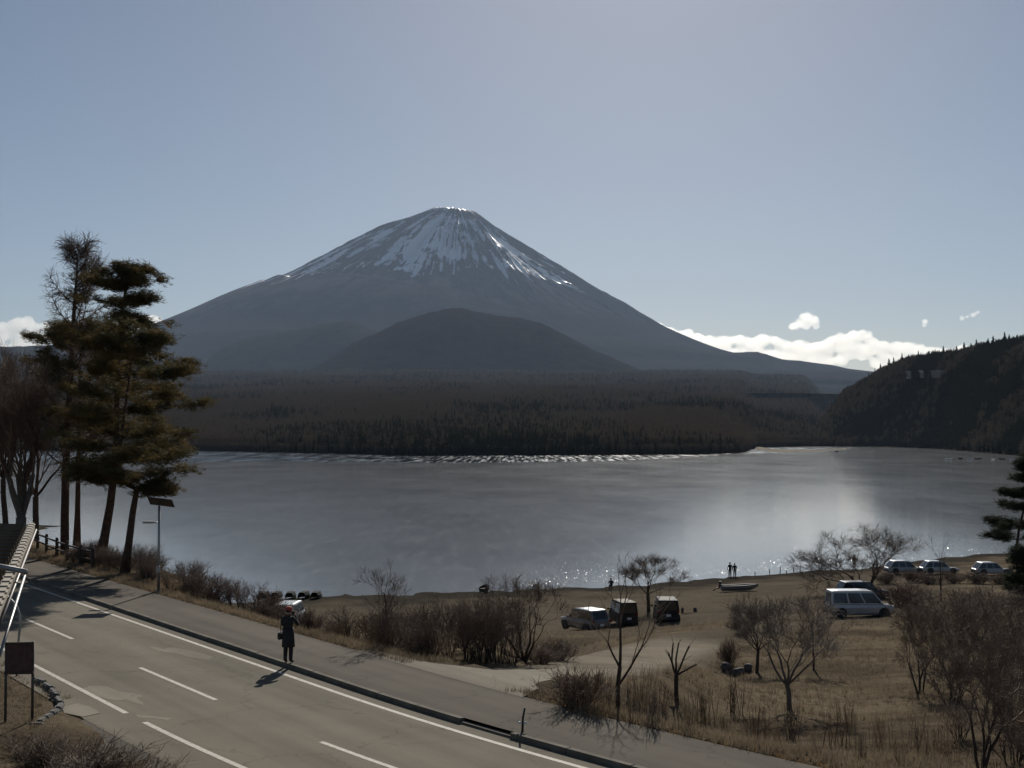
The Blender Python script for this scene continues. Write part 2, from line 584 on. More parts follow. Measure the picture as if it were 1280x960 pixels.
_wn = (fbm(X_ * 0.25, Y_ * 0.25, 31, 4) - 0.5)
grav = np.maximum(smooth(3.4, 2.0, dist_poly(X_, Y_, drive_xy) + _wn * 3), smooth(5.0, 2.6, Z_ + _wn * 3) * smooth(30, 36, T_))
_px = 640 + FPX * X_ / np.maximum(Y_, 5)
grav = grav * (1 - 0.75 * smooth(1090, 1200, _px + _wn * 150))
verge = smooth(23.6, 21.6, T_ + _wn * 3.0) * (T_ > 20.6) * (0.55 + 0.45 * smooth(-20, -36, S_)) * (1 - smooth(0.3, 0.7, grav))
_dd, _dz = drive_prof(X_, Y_)
set_attr(ground_me, 'track', smooth(3.0, 1.6, _dd + _wn * 1.6) * smooth(9.3, 8.9, _dz) * smooth(4.9, 6.0, _dz + _wn))
set_attr(ground_me, 'wet', smooth(0.75, 0.2, Z_ + _wn * 0.9) * 0.85)
set_attr(ground_me, 'gravel', grav); set_attr(ground_me, 'verge', verge)
tag(link(bpy.data.objects.new('ground', ground_me)), kind='structure')


# ------------------------------------------------------------------ road, pavement, kerb, markings
def strip(name, s0, s1, t0, t1, z, mat, nt_=2, step=1.5, parent=None, zfun=None):
    s = np.linspace(s0, s1, max(2, int((s1 - s0) / step) + 1)); t = np.linspace(t0, t1, nt_)
    a, b = np.meshgrid(s, t, indexing='ij'); x, y = st_xy(a, b)
    zz = np.full(x.shape, z) if zfun is None else zfun(x, y, a, b)
    return np_obj(name, np.stack([x, y, zz], -1).reshape(-1, 3), grid_faces(*x.shape)[:, ::-1], mat, parent, True)


road = tag(strip('road', -240, 110, 10.4, 17.78, ROAD_Z, M['asphalt'], 8), kind='structure')
walk = tag(strip('pavement', -240, 110, 17.9, 20.7, WALK_Z, M['asphalt_walk'], 5), kind='structure')


def line(s0, s1, tc, w=0.15):
    strip('lane_line', s0, s1, tc - w / 2, tc + w / 2, ROAD_Z + 0.004, M['line_paint'], 2, 1.0, road)


line(-240, 110, 17.2); line(-240, -33.9, 11.5); line(-32.6, 110, 11.52)
for s0 in (-92.0, -79.0, -66.0, -53.1, -40.2, -28.2, -15.5, -3):
    line(s0, s0 + 6.0, 14.05, 0.14)
# worn blotches of road marking
for (px, py, lx, ly) in ((228, 816, 1.7, 0.35), (135, 866, 1.6, 0.4), (192, 897, 0.5, 0.12)):
    p = at_z(px, py, ROAD_Z); s, t = xy_st(p[0], p[1])
    ang = np.linspace(0, 2 * math.pi, 29)[:-1]
    rr = 0.6 + 0.8 * vnoise(np.cos(ang) * 2 + px, np.sin(ang) * 2, 3)
    a = s + np.cos(ang) * lx * rr; b = t + np.sin(ang) * ly * rr + 0.25 * np.sin(np.cos(ang) * 2)
    x, y = st_xy(a, b)
    mesh_obj('worn_patch', [(u, v, ROAD_Z + 0.003) for u, v in zip(x, y)], [tuple(range(28))[::-1]], M['asphalt_drive'], road)

# kerb stones, each its own piece, on the far side
kerb = tag(empty('kerb'), kind='structure')
kerb_meshes = []
for v in range(3):
    bm = bmesh.new()
    bm_box(bm, (0, 0, 0), (1.988, 0.17, 0.30), None, 0.012)
    me = bpy.data.meshes.new('kerb_stone'); bm.to_mesh(me); bm.free(); me.materials.append(M['kerb']); kerb_meshes.append(me)
krng = random.Random(4)
for i in range(-60, 26):
    s = i * 2.0 + 1.0
    if -28.4 < s < -25.8:
        continue                                # lowered bit of kerb with the drain
    x, y = st_xy(s, 17.84)
    x1, y1 = st_xy(s + 0.5, 17.84)
    o = bpy.data.objects.new('kerb_stone', kerb_meshes[i % 3])
    o.location = (float(x), float(y), WALK_Z - 0.145 + krng.uniform(-.004, .006))
    o.rotation_euler = (0, 0, math.atan2(float(y1 - y), float(x1 - x)) + krng.uniform(-.004, .004))
    link(o, kerb)
for s in (-27,):
    x, y = st_xy(s, 17.84); x1, y1 = st_xy(s + .5, 17.84)
    bm = bmesh.new(); bm_box(bm, (0, 0, 0), (1.99, 0.17, 0.2), None, 0.012)
    bm_obj('lowered_kerb_stone', bm, M['kerb'], kerb, loc=(float(x), float(y), ROAD_Z - 0.05)).rotation_euler = (0, 0, math.atan2(float(y1 - y), float(x1 - x)))

# driveway down to the beach
def lerp_poly(P, n):
    P = np.array(P, float); L = np.r_[0, np.cumsum(np.hypot(*(P[1:] - P[:-1]).T))]
    u = np.linspace(0, L[-1], n)
    return np.c_[np.interp(u, L, P[:, 0]), np.interp(u, L, P[:, 1])]


def st_of_px(px, py, z):
    p = at_z(px, py, z); return p[0], p[1]


def lerp3(P, n):
    L = np.linspace(0, 1, len(P)); u = np.linspace(0, 1, n)
    return np.stack([np.interp(u, L, P[:, i]) for i in range(3)], -1)


A = lerp3(driveA, 70)[:40]; B = lerp3(driveB, 70)[:40]
k = np.linspace(0, 1, 9)[None, :, None]
Q = A[:, None, :] * (1 - k) + B[:, None, :] * k
qs, qt = xy_st(Q[..., 0], Q[..., 1])
Q[..., :2] += np.maximum(20.68 - qt, 0)[..., None] * DT
Q[..., 2] += 0.01
x0_, y0_ = st_xy(qs[0], np.full(qs[0].shape, 20.6))
Q[0, :, 0] = x0_; Q[0, :, 1] = y0_; Q[0, :, 2] = WALK_Z + 0.005
tag(np_obj('driveway', Q.reshape(-1, 3), grid_faces(40, 9), M['asphalt_drive'], None, True), kind='structure')

# lay-by asphalt in front of the near verge
def near_sheet(name, pts, z, mat):
    P = [at_z(px, py, z) for px, py in pts]
    return tag(mesh_obj(name, P, [tuple(range(len(P)))], mat), kind='structure')


near_sheet('lay_by', [(132, 884), (175, 897), (186, 906), (330, 962), (420, 1005), (250, 1090), (40, 1010), (70, 925), (100, 902)], ROAD_Z - 0.006, M['asphalt_walk'])
near_sheet('concrete_apron', [(78, 884), (97, 879), (112, 883), (126, 891), (104, 896), (80, 891)], ROAD_Z + 0.012, M['asphalt_drive'])

# ------------------------------------------------------------------ lake
def water_mat():
    m, nt, p = mat_new('rippled_water')
    tc = N(nt, 'ShaderNodeTexCoord')
    mp = N(nt, 'ShaderNodeMapping'); mp.inputs['Scale'].default_value = (0.8, 1, 1)
    nt.links.new(tc.outputs['Object'], mp.inputs[0])
    n1 = N(nt, 'ShaderNodeTexNoise', i_Scale=0.7, i_Detail=3, i_Roughness=0.6)
    nt.links.new(mp.outputs[0], n1.inputs['Vector'])
    b = N(nt, 'ShaderNodeBump', i_Strength=1.0, i_Distance=0.13)
    nt.links.new(n1.outputs[0], b.inputs['Height']); nt.links.new(b.outputs[0], p.inputs['Normal'])
    p.inputs['Base Color'].default_value = (0.03, 0.04, 0.05, 1)
    mg = N(nt, 'ShaderNodeMapping'); mg.inputs['Scale'].default_value = (0.35, 0.012, 1)
    nt.links.new(tc.outputs['Object'], mg.inputs[0])
    gust = N(nt, 'ShaderNodeTexNoise', i_Scale=1.0, i_Detail=3, i_Roughness=0.7)
    nt.links.new(mg.outputs[0], gust.inputs['Vector'])
    nt.links.new(ramp(nt, gust.outputs[0], [(0.42, 0.05), (0.62, 0.2)]), p.inputs['Roughness'])
    nt.links.new(ramp(nt, gust.outputs[0], [(0.40, 0.25), (0.62, 1.0)]), b.inputs['Strength'])
    p.inputs['IOR'].default_value = 1.33
    return m


def ice_mat():
    m, nt, p = mat_new('lake_ice')
    tc = N(nt, 'ShaderNodeTexCoord')
    mp = N(nt, 'ShaderNodeMapping'); mp.inputs['Scale'].default_value = (0.03, 0.012, 1)
    nt.links.new(tc.outputs['Object'], mp.inputs[0])
    n1 = N(nt, 'ShaderNodeTexNoise', i_Scale=1.0, i_Detail=9, i_Roughness=0.68)
    nt.links.new(mp.outputs[0], n1.inputs['Vector'])
    mp2 = N(nt, 'ShaderNodeMapping'); mp2.inputs['Scale'].default_value = (0.45, 0.07, 1)
    nt.links.new(tc.outputs['Object'], mp2.inputs[0])
    n2 = N(nt, 'ShaderNodeTexNoise', i_Scale=1.0, i_Detail=8, i_Roughness=0.75)
    nt.links.new(mp2.outputs[0], n2.inputs['Vector'])
    c = ramp(nt, n1.outputs[0], [(0.3, (0.13, 0.136, 0.144)), (0.6, (0.19, 0.197, 0.205))])
    c = mixc(nt, ramp(nt, n2.outputs[0], [(0.5, 0.0), (0.66, 0.8)]), c, (0.27, 0.275, 0.28))
    nt.links.new(c, p.inputs['Base Color'])
    nt.links.new(ramp(nt, n1.outputs[0], [(0.3, 0.085), (0.7, 0.112)]), p.inputs['Roughness'])
    p.inputs['IOR'].default_value = 1.31
    n3 = N(nt, 'ShaderNodeTexNoise', i_Scale=1.2, i_Detail=4, i_Roughness=0.7)
    nt.links.new(tc.outputs['Object'], n3.inputs['Vector'])
    b = N(nt, 'ShaderNodeBump', i_Strength=0.3, i_Distance=0.02)
    nt.links.new(n3.outputs[0], b.inputs['Height']); nt.links.new(b.outputs[0], p.inputs['Normal'])
    return m


M['water'] = water_mat(); M['ice'] = ice_mat()
tag(mesh_obj('lake', [(-3500, -300, 0), (3500, -300, 0), (3500, 3200, 0), (-3500, 3200, 0)], [(0, 1, 2, 3)], M['water']), kind='structure')
# the frozen part ends in a curved edge short of the far shore
edge = [(-900, 576), (-300, 576.5), (0, 577), (230, 577), (400, 578), (560, 578.5), (650, 578), (760, 576), (850, 572.5), (925, 567.5), (960, 566.3), (1020, 564.5), (1080, 560), (1130, 559), (1180, 561), (1225, 566), (1290, 571), (1500, 573), (2200, 575)]
ex = np.linspace(-900, 2200, 360)
ey = np.interp(ex, [e[0] for e in edge], [e[1] for e in edge]) + (fbm(ex * 0.02, ex * 0, 8, 4) - 0.5) * 1.0
rows = []
for x_, y_ in zip(ex, ey):
    a = at_z(x_, y_, 0.03); d = a[:2] / a[1]
    rows.append([(d[0] * q, q, 0.03) for q in (30, 70, 130, 250, 450)] + [(a[0], a[1], 0.03)])
V = np.array(rows)
tag(np_obj('ice_sheet', V.reshape(-1, 3), grid_faces(V.shape[0], V.shape[1])[:, ::-1], M['ice']), kind='structure')

# ------------------------------------------------------------------ far shore: plain and hill
shore_px = np.array([-900, -300, 0, 240, 330, 400, 470, 520, 600, 700, 800, 870, 925, 945, 985, 1040, 1100, 1170, 1230, 1290, 1500, 2200.])
shore_py = np.array([561, 561.5, 562.5, 563, 565, 566.5, 568.5, 570, 569.5, 569, 568.5, 568, 566, 559.5, 558.5, 558, 558.5, 561, 566, 571, 573, 575.])


def shore_d(px):
    h = np.interp(px, shore_px, shore_py)
    return CAM_Z * FPX / (h - 541.0)


# crest of the wooded hill: photo column -> (distance, ground height)
crest_px = np.array([985., 1040, 1070, 1100, 1140, 1170, 1230, 1280, 1400, 1700, 2200])
crest_py = np.array([545., 500, 484, 465, 452, 447, 436, 428, 405, 380, 380])
crest_d = np.array([2000., 1980, 1900, 1800, 1700, 1620, 1480, 1380, 1250, 1150, 1100])


def far_z(px, off):
    """height of the far ground at a photo column and a distance beyond the shore"""
    d0 = shore_d(px); D = d0 + off
    z = np.interp(off, [0, 6, 40, 150, 500, 1000, 2000, 3000, 4000, 5000, 6000, 7500, 9000], [-0.4, 0.3, 2.5, 7, 22, 48, 98, 148, 198, 262, 330, 420, 470])
    z = z + (fbm(px * 0.012 + D * 0.0006, D * 0.0016, 12, 3) - 0.5) * 26 * smooth(100, 900, off)
    cd = np.interp(px, crest_px, crest_d); cz = CAM_Z + (541 - np.interp(px, crest_px, crest_py)) / FPX * cd
    u = np.clip(off / np.maximum(cd - d0, 50), 0, 1.8)
    prof = np.where(u < 1, 0.35 * u + 0.65 * smooth(0, 1, u) , 1 - 0.15 * (u - 1))
    hz = (cz - 2) * prof + (fbm(px * 0.03, D * 0.006, 40, 4) - 0.5) * 10 * smooth(0.05, 0.4, u)
    w = smooth(1000, 1060, px)
    return np.where(w > 0, np.maximum(z * np.where(off < 800, 1, 1) * (1 - 0.75 * w), hz * w + z * (1 - w) * 0.5), z) 


def far_sheet(name, pxs, offs, mat):
    a, b = np.meshgrid(pxs, offs, indexing='ij')
    z = far_z(a, b)
    D = shore_d(a) + b
    x = (a - 640) / FPX * D
    return tag(np_obj(name, np.stack([x, D, z], -1).reshape(-1, 3), grid_faces(*a.shape)[:, ::-1], mat, None, True), kind='structure')


def soil_mat(name, c1, c2, sc):
    m, nt, p = mat_new(name)
    tc = N(nt, 'ShaderNodeTexCoord')
    nz = N(nt, 'ShaderNodeTexNoise', i_Scale=sc, i_Detail=8, i_Roughness=0.7)
    nt.links.new(tc.outputs['Object'], nz.inputs['Vector'])
    nt.links.new(ramp(nt, nz.outputs[0], [(0.35, c1), (0.65, c2)]), p.inputs['Base Color'])
    p.inputs['Roughness'].default_value = 1
    p.inputs['Specular IOR Level'].default_value = 0.0
    return m


M['forest_floor'] = soil_mat('forest_floor', (0.018, 0.014, 0.011), (0.04, 0.03, 0.022), 0.05)  # canopy shade is included in this dark colour, as on the hills
offs = np.r_[0, 3, 6, 15, 30, 50, 80, 120, 160, 210, 270, 340, 420, 500, 600, 700, 820, 960, 1100, 1300, 1500, 1800, 2100, 2500, 3000, 3500, 4200, 5000, 6000, 7500]
far_sheet('forest_plain', np.arange(-900, 1031, 10.0), offs, M['forest_floor'])
far_sheet('wooded_hill', np.r_[np.arange(1030, 1600, 6.0), np.arange(1600, 2201, 30.0)], np.r_[np.arange(0, 40, 8.0), np.arange(40, 1200, 20.0), 1300, 1500], M['forest_floor'])
# sand spit at the inlet
sp = []
for px_, ya, yb in ((928, 556.0, 557.5), (940, 556.0, 560.5), (952, 558.5, 563.0), (965, 560.8, 565.2), (990, 562.2, 565.0), (1015, 562.4, 564.2), (1040, 561.6, 562.9), (1058, 560.9, 561.4)):
    sp.append((px_, ya, yb))
spv = []
for px_, ya, yb in sp:
    a = at_z(px_, ya, 0.2); b = at_z(px_, yb, 0.2)
    for q in np.linspace(0, 1, 5):
        c = a * (1 - q) + b * q; spv.append((c[0], c[1], -0.3 + 1.3 * math.sin(math.pi * q) ** 0.6 + 0.02))
M['sand'] = soil_mat('pale_sand', (0.20, 0.18, 0.15), (0.32, 0.29, 0.24), 0.08)
tag(np_obj('sand_spit', spv, grid_faces(len(sp), 5), M['sand'], None, True), kind='structure')
# ------------------------------------------------------------------ the snow-streaked volcano
FD = 17000.0
FX = (570 - 640) / FPX * FD
MPX = FD / FPX
Lp = np.array([(0, 266), (18, 265), (25, 261), (32, 261), (42, 266), (70, 280), (130, 310), (190, 340), (240, 360), (252, 363.5), (264, 362.5), (300, 375), (380, 405), (470, 438), (600, 465), (900, 497), (1300, 520)], float)
Rp = np.array([(0, 266), (15, 264), (25, 265), (31, 269), (70, 300), (120, 335), (170, 365), (230, 392), (280, 415), (330, 433), (360, 443), (400, 453), (490, 466), (600, 474), (900, 497), (1300, 520)], float)


def fuji_z(r, th):
    cx = np.cos(th)
    w = smooth(-1, 1, cx)
    rp = r / MPX
    rp = rp * (1 + 0.085 * smooth(110, 330, rp))
    zl = (541 - np.interp(rp, Lp[:, 0], Lp[:, 1])) * MPX + CAM_Z
    zr = (541 - np.interp(rp, Rp[:, 0], Rp[:, 1])) * MPX + CAM_Z
    z = zl * (1 - w) + zr * w
    zf = np.interp(r, [0, 4200, 5000, 6000, 8000, 10000, 13400], [0, 1020, 700, 520, 330, 225, 125])
    fw = smooth(0.15, 0.75, -np.sin(th)) * smooth(3000, 5000, r)
    z = z * (1 - fw) + np.minimum(z, zf) * fw
    env = smooth(250, 1100, r) * (1 - 0.93 * smooth(1500, 3300, r))
    wr = fbm(r * 0.0007, th * 2.0, 77, 3) * 0.8
    def ridged(k, seed, rs=0.0004):
        n = fbm(th * k + wr, r * rs, seed, 3, 0.55)
        return 1 - np.abs(2 * n - 1) * 2.0
    big = ridged(2.6, 25, 0.00015); mid = ridged(9, 6, 0.0004); fine = ridged(26, 7, 0.0009); tiny = ridged(60, 8, 0.003)
    rel = env * (1 - .6 * np.exp(-((th + math.radians(55)) / .16) ** 2)) * (80 * (big - 0.5) + 64 * (mid - 0.5) + 34 * (fine - 0.5) + 13 * (tiny - 0.5))
    rib = smooth(420, 800, r) * smooth(2500, 1500, r)
    z = z + rib * (85 * np.exp(-((th + math.radians(68)) / .19) ** 2) - 80 * np.exp(-((th + math.radians(44)) / .2) ** 2))
    z = z + rel + (fbm(th * 14, r * 0.004, 55, 2) - 0.5) * 34 * smooth(450, 150, r)
    return z, big, mid, fine, tiny


th = np.r_[np.linspace(math.radians(-185), math.radians(5), 860), np.linspace(math.radians(5), math.radians(175), 90)[1:-1]]
th = np.r_[th, th[0] + 2 * math.pi]
rr = np.r_[np.linspace(1, 300, 16), np.linspace(320, 3300, 190), np.linspace(3360, 7000, 50), np.linspace(7200, 13400, 24)]
TH, RR = np.meshgrid(th, rr, indexing='ij')
ZZ, g1, g2, g3, g4 = fuji_z(RR, TH)
front = smooth(0.25, -0.3, np.sin(TH))
RX = np.where((RR > 7000) & (front < 0.99), 7000 + (RR - 7000) * front, RR)
XX = FX + RX * np.cos(TH); YY = FD + RX * np.sin(TH)
dome = 1 - smooth(1600, 1900, ZZ + (fbm(TH * 7, RR * 0.0006, 21, 3) - 0.5) * 420)       # 0 on top, 1 below the snow line
xw = XX - FX; yw = YY - FD
warp = fbm(xw * .0022, yw * .0022, 71, 3) - .5
streak = fbm(TH * 34 + warp * 5.0, RR * 0.0016 + warp * 2, 64, 4, 0.62)
patchy = fbm(xw * .0035, yw * .0035 + ZZ * .002, 81, 5, .6)
bowl = np.exp(-(((TH + math.radians(97)) / 0.17) ** 2)) * smooth(500, 900, RR) * smooth(2000, 1500, RR) \
    + 1.5 * np.exp(-(((TH + math.radians(54)) / 0.2) ** 2)) * smooth(600, 900, RR) * smooth(2150, 1500, RR)
snow = 0.45 + 1.3 * (streak - 0.5) + 1.2 * (patchy - .5) - 0.50 * (g2 - 0.45) - 0.55 * (g3 - 0.4) - 0.35 * (g4 - 0.4) + 0.30 * bowl - 1.1 * dome
snow = snow - .25 * smooth(700, 350, RR) * (patchy < .56)
snow = smooth(0.42, 0.62, snow + 0.22) * smooth(1640, 1820, ZZ)


def fuji_mat():
    m, nt, p = mat_new('volcanic_slope')
    tc = N(nt, 'ShaderNodeTexCoord')
    sep = N(nt, 'ShaderNodeSeparateXYZ'); nt.links.new(tc.outputs['Object'], sep.inputs[0])
    nz = N(nt, 'ShaderNodeTexNoise', i_Scale=0.004, i_Detail=8, i_Roughness=0.7)
    nt.links.new(tc.outputs['Object'], nz.inputs['Vector'])
    rock = ramp(nt, nz.outputs[0], [(0.35, (0.06, 0.052, 0.05)), (0.65, (0.105, 0.09, 0.085))])
    wood = ramp(nt, nz.outputs[0], [(0.35, (0.016, 0.015, 0.013)), (0.65, (0.034, 0.030, 0.025))])  # woodland tone, darkened to carry the forest's self-shadowing
    hm = N(nt, 'ShaderNodeMath', operation='MULTIPLY_ADD', i_1=700.0)
    nt.links.new(nz.outputs[0], hm.inputs[0]); nt.links.new(sep.outputs[2], hm.inputs[2])
    mr = N(nt, 'ShaderNodeMapRange'); mr.inputs[1].default_value = 1650; mr.inputs[2].default_value = 2100
    nt.links.new(hm.outputs[0], mr.inputs[0])
    base = mixc(nt, mr.outputs[0], wood, rock)
    at = N(nt, 'ShaderNodeAttribute', attribute_name='snow')
    base = mixc(nt, at.outputs['Fac'], base, (0.90, 0.90, 0.90))
    nt.links.new(base, p.inputs['Base Color'])
    rg = N(nt, 'ShaderNodeMapRange'); rg.inputs[3].default_value = 0.95; rg.inputs[4].default_value = 0.45
    nt.links.new(at.outputs['Fac'], rg.inputs[0]); nt.links.new(rg.outputs[0], p.inputs['Roughness'])
    rs = N(nt, 'ShaderNodeMath', operation='MULTIPLY', i_1=0.35)
    nt.links.new(at.outputs['Fac'], rs.inputs[0]); nt.links.new(rs.outputs[0], p.inputs['Specular IOR Level'])
    return m


M['fuji'] = fuji_mat()
fme = np_mesh('mountain', np.stack([XX, YY, ZZ], -1).reshape(-1, 3), grid_faces(*TH.shape), M['fuji'], True)
set_attr(fme, 'snow', snow)
tag(link(bpy.data.objects.new('mountain', fme)), kind='structure')

# ------------------------------------------------------------------ wooded hills in front of it
M['hill_wood'] = soil_mat('hill_woodland', (0.014, 0.012, 0.010), (0.032, 0.027, 0.021), 0.008)  # backlit trees' shadows on each other are put into this low albedo


def plain_z(d):
    return np.interp(d, [1000, 2000, 3000, 3600, 7000, 9000, 11000, 12000, 14000, 17000], [0, 40, 95, 110, 215, 320, 500, 640, 640, 640]) - 25


def hill(name, D, prof, depth, base, seed, rough=16):
    prof = np.array(prof, float)
    pxs = np.arange(prof[0, 0], prof[-1, 0] + 0.1, max(1.5, (prof[-1, 0] - prof[0, 0]) / 220)); v = np.linspace(-1, 1, 90)
    a, b = np.meshgrid(pxs, v, indexing='ij')
    top = (541 - np.interp(a, prof[:, 0], prof[:, 1])) / FPX * D + CAM_Z
    y = D + b * depth
    x = (a - 640) / FPX * D * (1 + b * depth / D * 0.25)
    fall = 0.5 + 0.5 * np.cos(np.pi * np.clip(np.abs(b) ** 1.15, 0, 1))
    b0 = plain_z(y); bc = plain_z(D)
    z = b0 + (top - bc) * fall + (fbm(x * 0.002, y * 0.002, seed, 5) - 0.5) * rough * 4 * fall * (1 - fall) * 2 + (fbm(x * 0.02, y * 0.02, seed + 3, 2) - 0.5) * rough
    z = np.where((a <= prof[0, 0] + 2) | (a >= prof[-1, 0] - 2), z - 60, z)
    return tag(np_obj(name, np.stack([x, y, z], -1).reshape(-1, 3), grid_faces(*a.shape)[:, ::-1], M['hill_wood'], None, True), kind='structure')


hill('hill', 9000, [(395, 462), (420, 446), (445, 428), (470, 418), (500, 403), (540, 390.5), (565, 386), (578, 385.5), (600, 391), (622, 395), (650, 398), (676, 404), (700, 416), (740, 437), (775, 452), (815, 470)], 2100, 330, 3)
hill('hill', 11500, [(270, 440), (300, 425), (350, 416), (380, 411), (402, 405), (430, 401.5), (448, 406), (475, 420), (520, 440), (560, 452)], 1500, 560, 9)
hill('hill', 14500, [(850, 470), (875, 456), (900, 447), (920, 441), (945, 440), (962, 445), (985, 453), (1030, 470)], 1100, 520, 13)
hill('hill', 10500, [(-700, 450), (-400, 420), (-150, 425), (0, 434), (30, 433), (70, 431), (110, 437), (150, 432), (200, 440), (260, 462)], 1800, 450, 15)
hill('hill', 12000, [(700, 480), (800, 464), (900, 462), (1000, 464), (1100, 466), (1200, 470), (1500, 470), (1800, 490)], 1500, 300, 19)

# ------------------------------------------------------------------ far woods
def sliver(c, d, L, w, rng):
    d = np.asarray(d, float); d /= np.linalg.norm(d)
    s = np.cross(d, rng.normal(size=3)); s /= np.linalg.norm(s) + 1e-9
    return [c - s * w / 2, c + s * w / 2, c + d * L]


def proto_bare(seed, n=150):
    rng = np.random.default_rng(seed); T = []
    T += [(-.03, 0, 0), (.03, 0, 0), (0, 0, .8), (0, -.03, 0), (0, .03, 0), (0, 0, .8)]
    for i in range(n):
        a = rng.uniform(0, 2 * math.pi); h = rng.uniform(.12, .85); r = .30 * math.sin(math.pi * min(1, (h * 0.95 + .08))) ** .7 * math.sqrt(rng.uniform(0, 1))
        c = np.array([math.cos(a) * r * .75, math.sin(a) * r * .75, h]); d = np.array([math.cos(a) * .5, math.sin(a) * .5, rng.uniform(.5, 1.2)])
        T += sliver(c, d, rng.uniform(.1, .2), rng.uniform(.018, .04), rng)
    return np.array(T)


def proto_conifer(seed, n=110):
    rng = np.random.default_rng(seed); T = []
    T += [(-.02, 0, 0), (.02, 0, 0), (0, 0, 1.0), (0, -.02, 0), (0, .02, 0), (0, 0, 1.0)]
    for i in range(n):
        h = .12 + .85 * rng.uniform() ** 1.1; a = rng.uniform(0, 2 * math.pi); r = .20 * (1.03 - h)
        c = np.array([0, 0, h]); d = np.array([math.cos(a), math.sin(a), -.25])
        T += sliver(c, d, r * rng.uniform(.7, 1.25) + .02, .05 + .1 * (1 - h), rng)
    return np.array(T)


wood_col = bpy.data.collections.new('woodland_kinds')
for i in range(7):
    T = proto_bare(i) if i < 5 else proto_conifer(i)
    me = np_mesh('woodland_tree', T, np.arange(len(T)).reshape(-1, 3), M['forest_bare'] if i < 5 else M['forest_conifer'])
    o = bpy.data.objects.new('kind_%d' % i, me); wood_col.objects.link(o)


def scatter_group():
    ng = bpy.data.node_groups.new('woodland', 'GeometryNodeTree')
    ng.interface.new_socket('Geometry', in_out='INPUT', socket_type='NodeSocketGeometry')
    ng.interface.new_socket('Geometry', in_out='OUTPUT', socket_type='NodeSocketGeometry')
    gi = ng.nodes.new('NodeGroupInput'); go = ng.nodes.new('NodeGroupOutput')
    ci = ng.nodes.new('GeometryNodeCollectionInfo'); ci.inputs['Collection'].default_value = wood_col
    ci.inputs['Separate Children'].default_value = True; ci.inputs['Reset Children'].default_value = True
    ip = ng.nodes.new('GeometryNodeInstanceOnPoints'); ip.inputs['Pick Instance'].default_value = True
    def attr(nm, typ):
        a = ng.nodes.new('GeometryNodeInputNamedAttribute'); a.data_type = typ; a.inputs['Name'].default_value = nm
        return a.outputs['Attribute']
    L = ng.links.new
    L(gi.outputs[0], ip.inputs['Points']); L(ci.outputs[0], ip.inputs['Instance'])
    L(attr('kind_index', 'INT'), ip.inputs['Instance Index'])
    cx = ng.nodes.new('ShaderNodeCombineXYZ'); L(attr('turn', 'FLOAT'), cx.inputs[2])
    L(cx.outputs[0], ip.inputs['Rotation']); L(attr('size', 'FLOAT_VECTOR'), ip.inputs['Scale'])
    L(ip.outputs[0], go.inputs[0])
    return ng


WOODS = scatter_group()


def scatter(name, P, kinds, sizes, label):
    me = bpy.data.meshes.new(name)
    me.vertices.add(len(P)); me.vertices.foreach_set('co', np.asarray(P, np.float32).ravel())
    a = me.attributes.new('kind_index', 'INT', 'POINT'); a.data.foreach_set('value', np.asarray(kinds, np.int32))
    a = me.attributes.new('turn', 'FLOAT', 'POINT'); a.data.foreach_set('value', (np.arange(len(P)) * 2.399 % 6.283).astype(np.float32))
    a = me.attributes.new('size', 'FLOAT_VECTOR', 'POINT'); a.data.foreach_set('vector', np.asarray(sizes, np.float32).ravel())
    me.update()
    o = link(bpy.data.objects.new(name, me))
    md = o.modifiers.new('woodland', 'NODES'); md.node_group = WOODS
    return tag(o, label, 'woodland', kind='stuff')


rng = np.random.default_rng(11)
n = 52000
px_ = rng.uniform(-330, 1040, n); u = rng.uniform(0, 1, n)
off = 6 + 6800 * u ** 2.2
D = shore_d(px_) + off
P = np.stack([(px_ - 640) / FPX * D, D, far_z(px_, off) - 0.4], -1)
con = fbm(P[:, 0] * 0.006, P[:, 1] * 0.003, 91, 3) + rng.uniform(-.25, .25, n)
kinds = np.where(con > 0.66, rng.integers(5, 7, n), rng.integers(0, 5, n))
h = rng.uniform(9, 15, n) * (1 + 0.25 * smooth(600, 3500, off)) * np.where(kinds > 4, 1.12, 1.0) * np.where(off < 25, 0.6, 1)
wd = h * rng.uniform(.85, 1.3, n) * (1 + 0.9 * smooth(800, 5000, off))
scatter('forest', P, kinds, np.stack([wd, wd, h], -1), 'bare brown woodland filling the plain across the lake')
n = 15000
px_ = rng.uniform(1025, 1480, n); d0 = shore_d(px_); cd = np.interp(px_, crest_px, crest_d)
off = 2 + (cd - d0) * 1.1 * rng.uniform(0, 1, n) ** 0.85
D = d0 + off
P = np.stack([(px_ - 640) / FPX * D, D, far_z(px_, off) - 0.4], -1)
kinds = np.where(fbm(P[:, 0] * 0.01, P[:, 1] * 0.01, 17, 3) + rng.uniform(-.2, .2, n) > 0.28, rng.integers(5, 7, n), rng.integers(0, 5, n))
h = rng.uniform(7, 12, n); wd = h * rng.uniform(.9, 1.4, n)
scatter('hillside_forest', P, kinds, np.stack([wd, wd, h], -1), 'dark mixed woodland covering the steep hill by the lake')

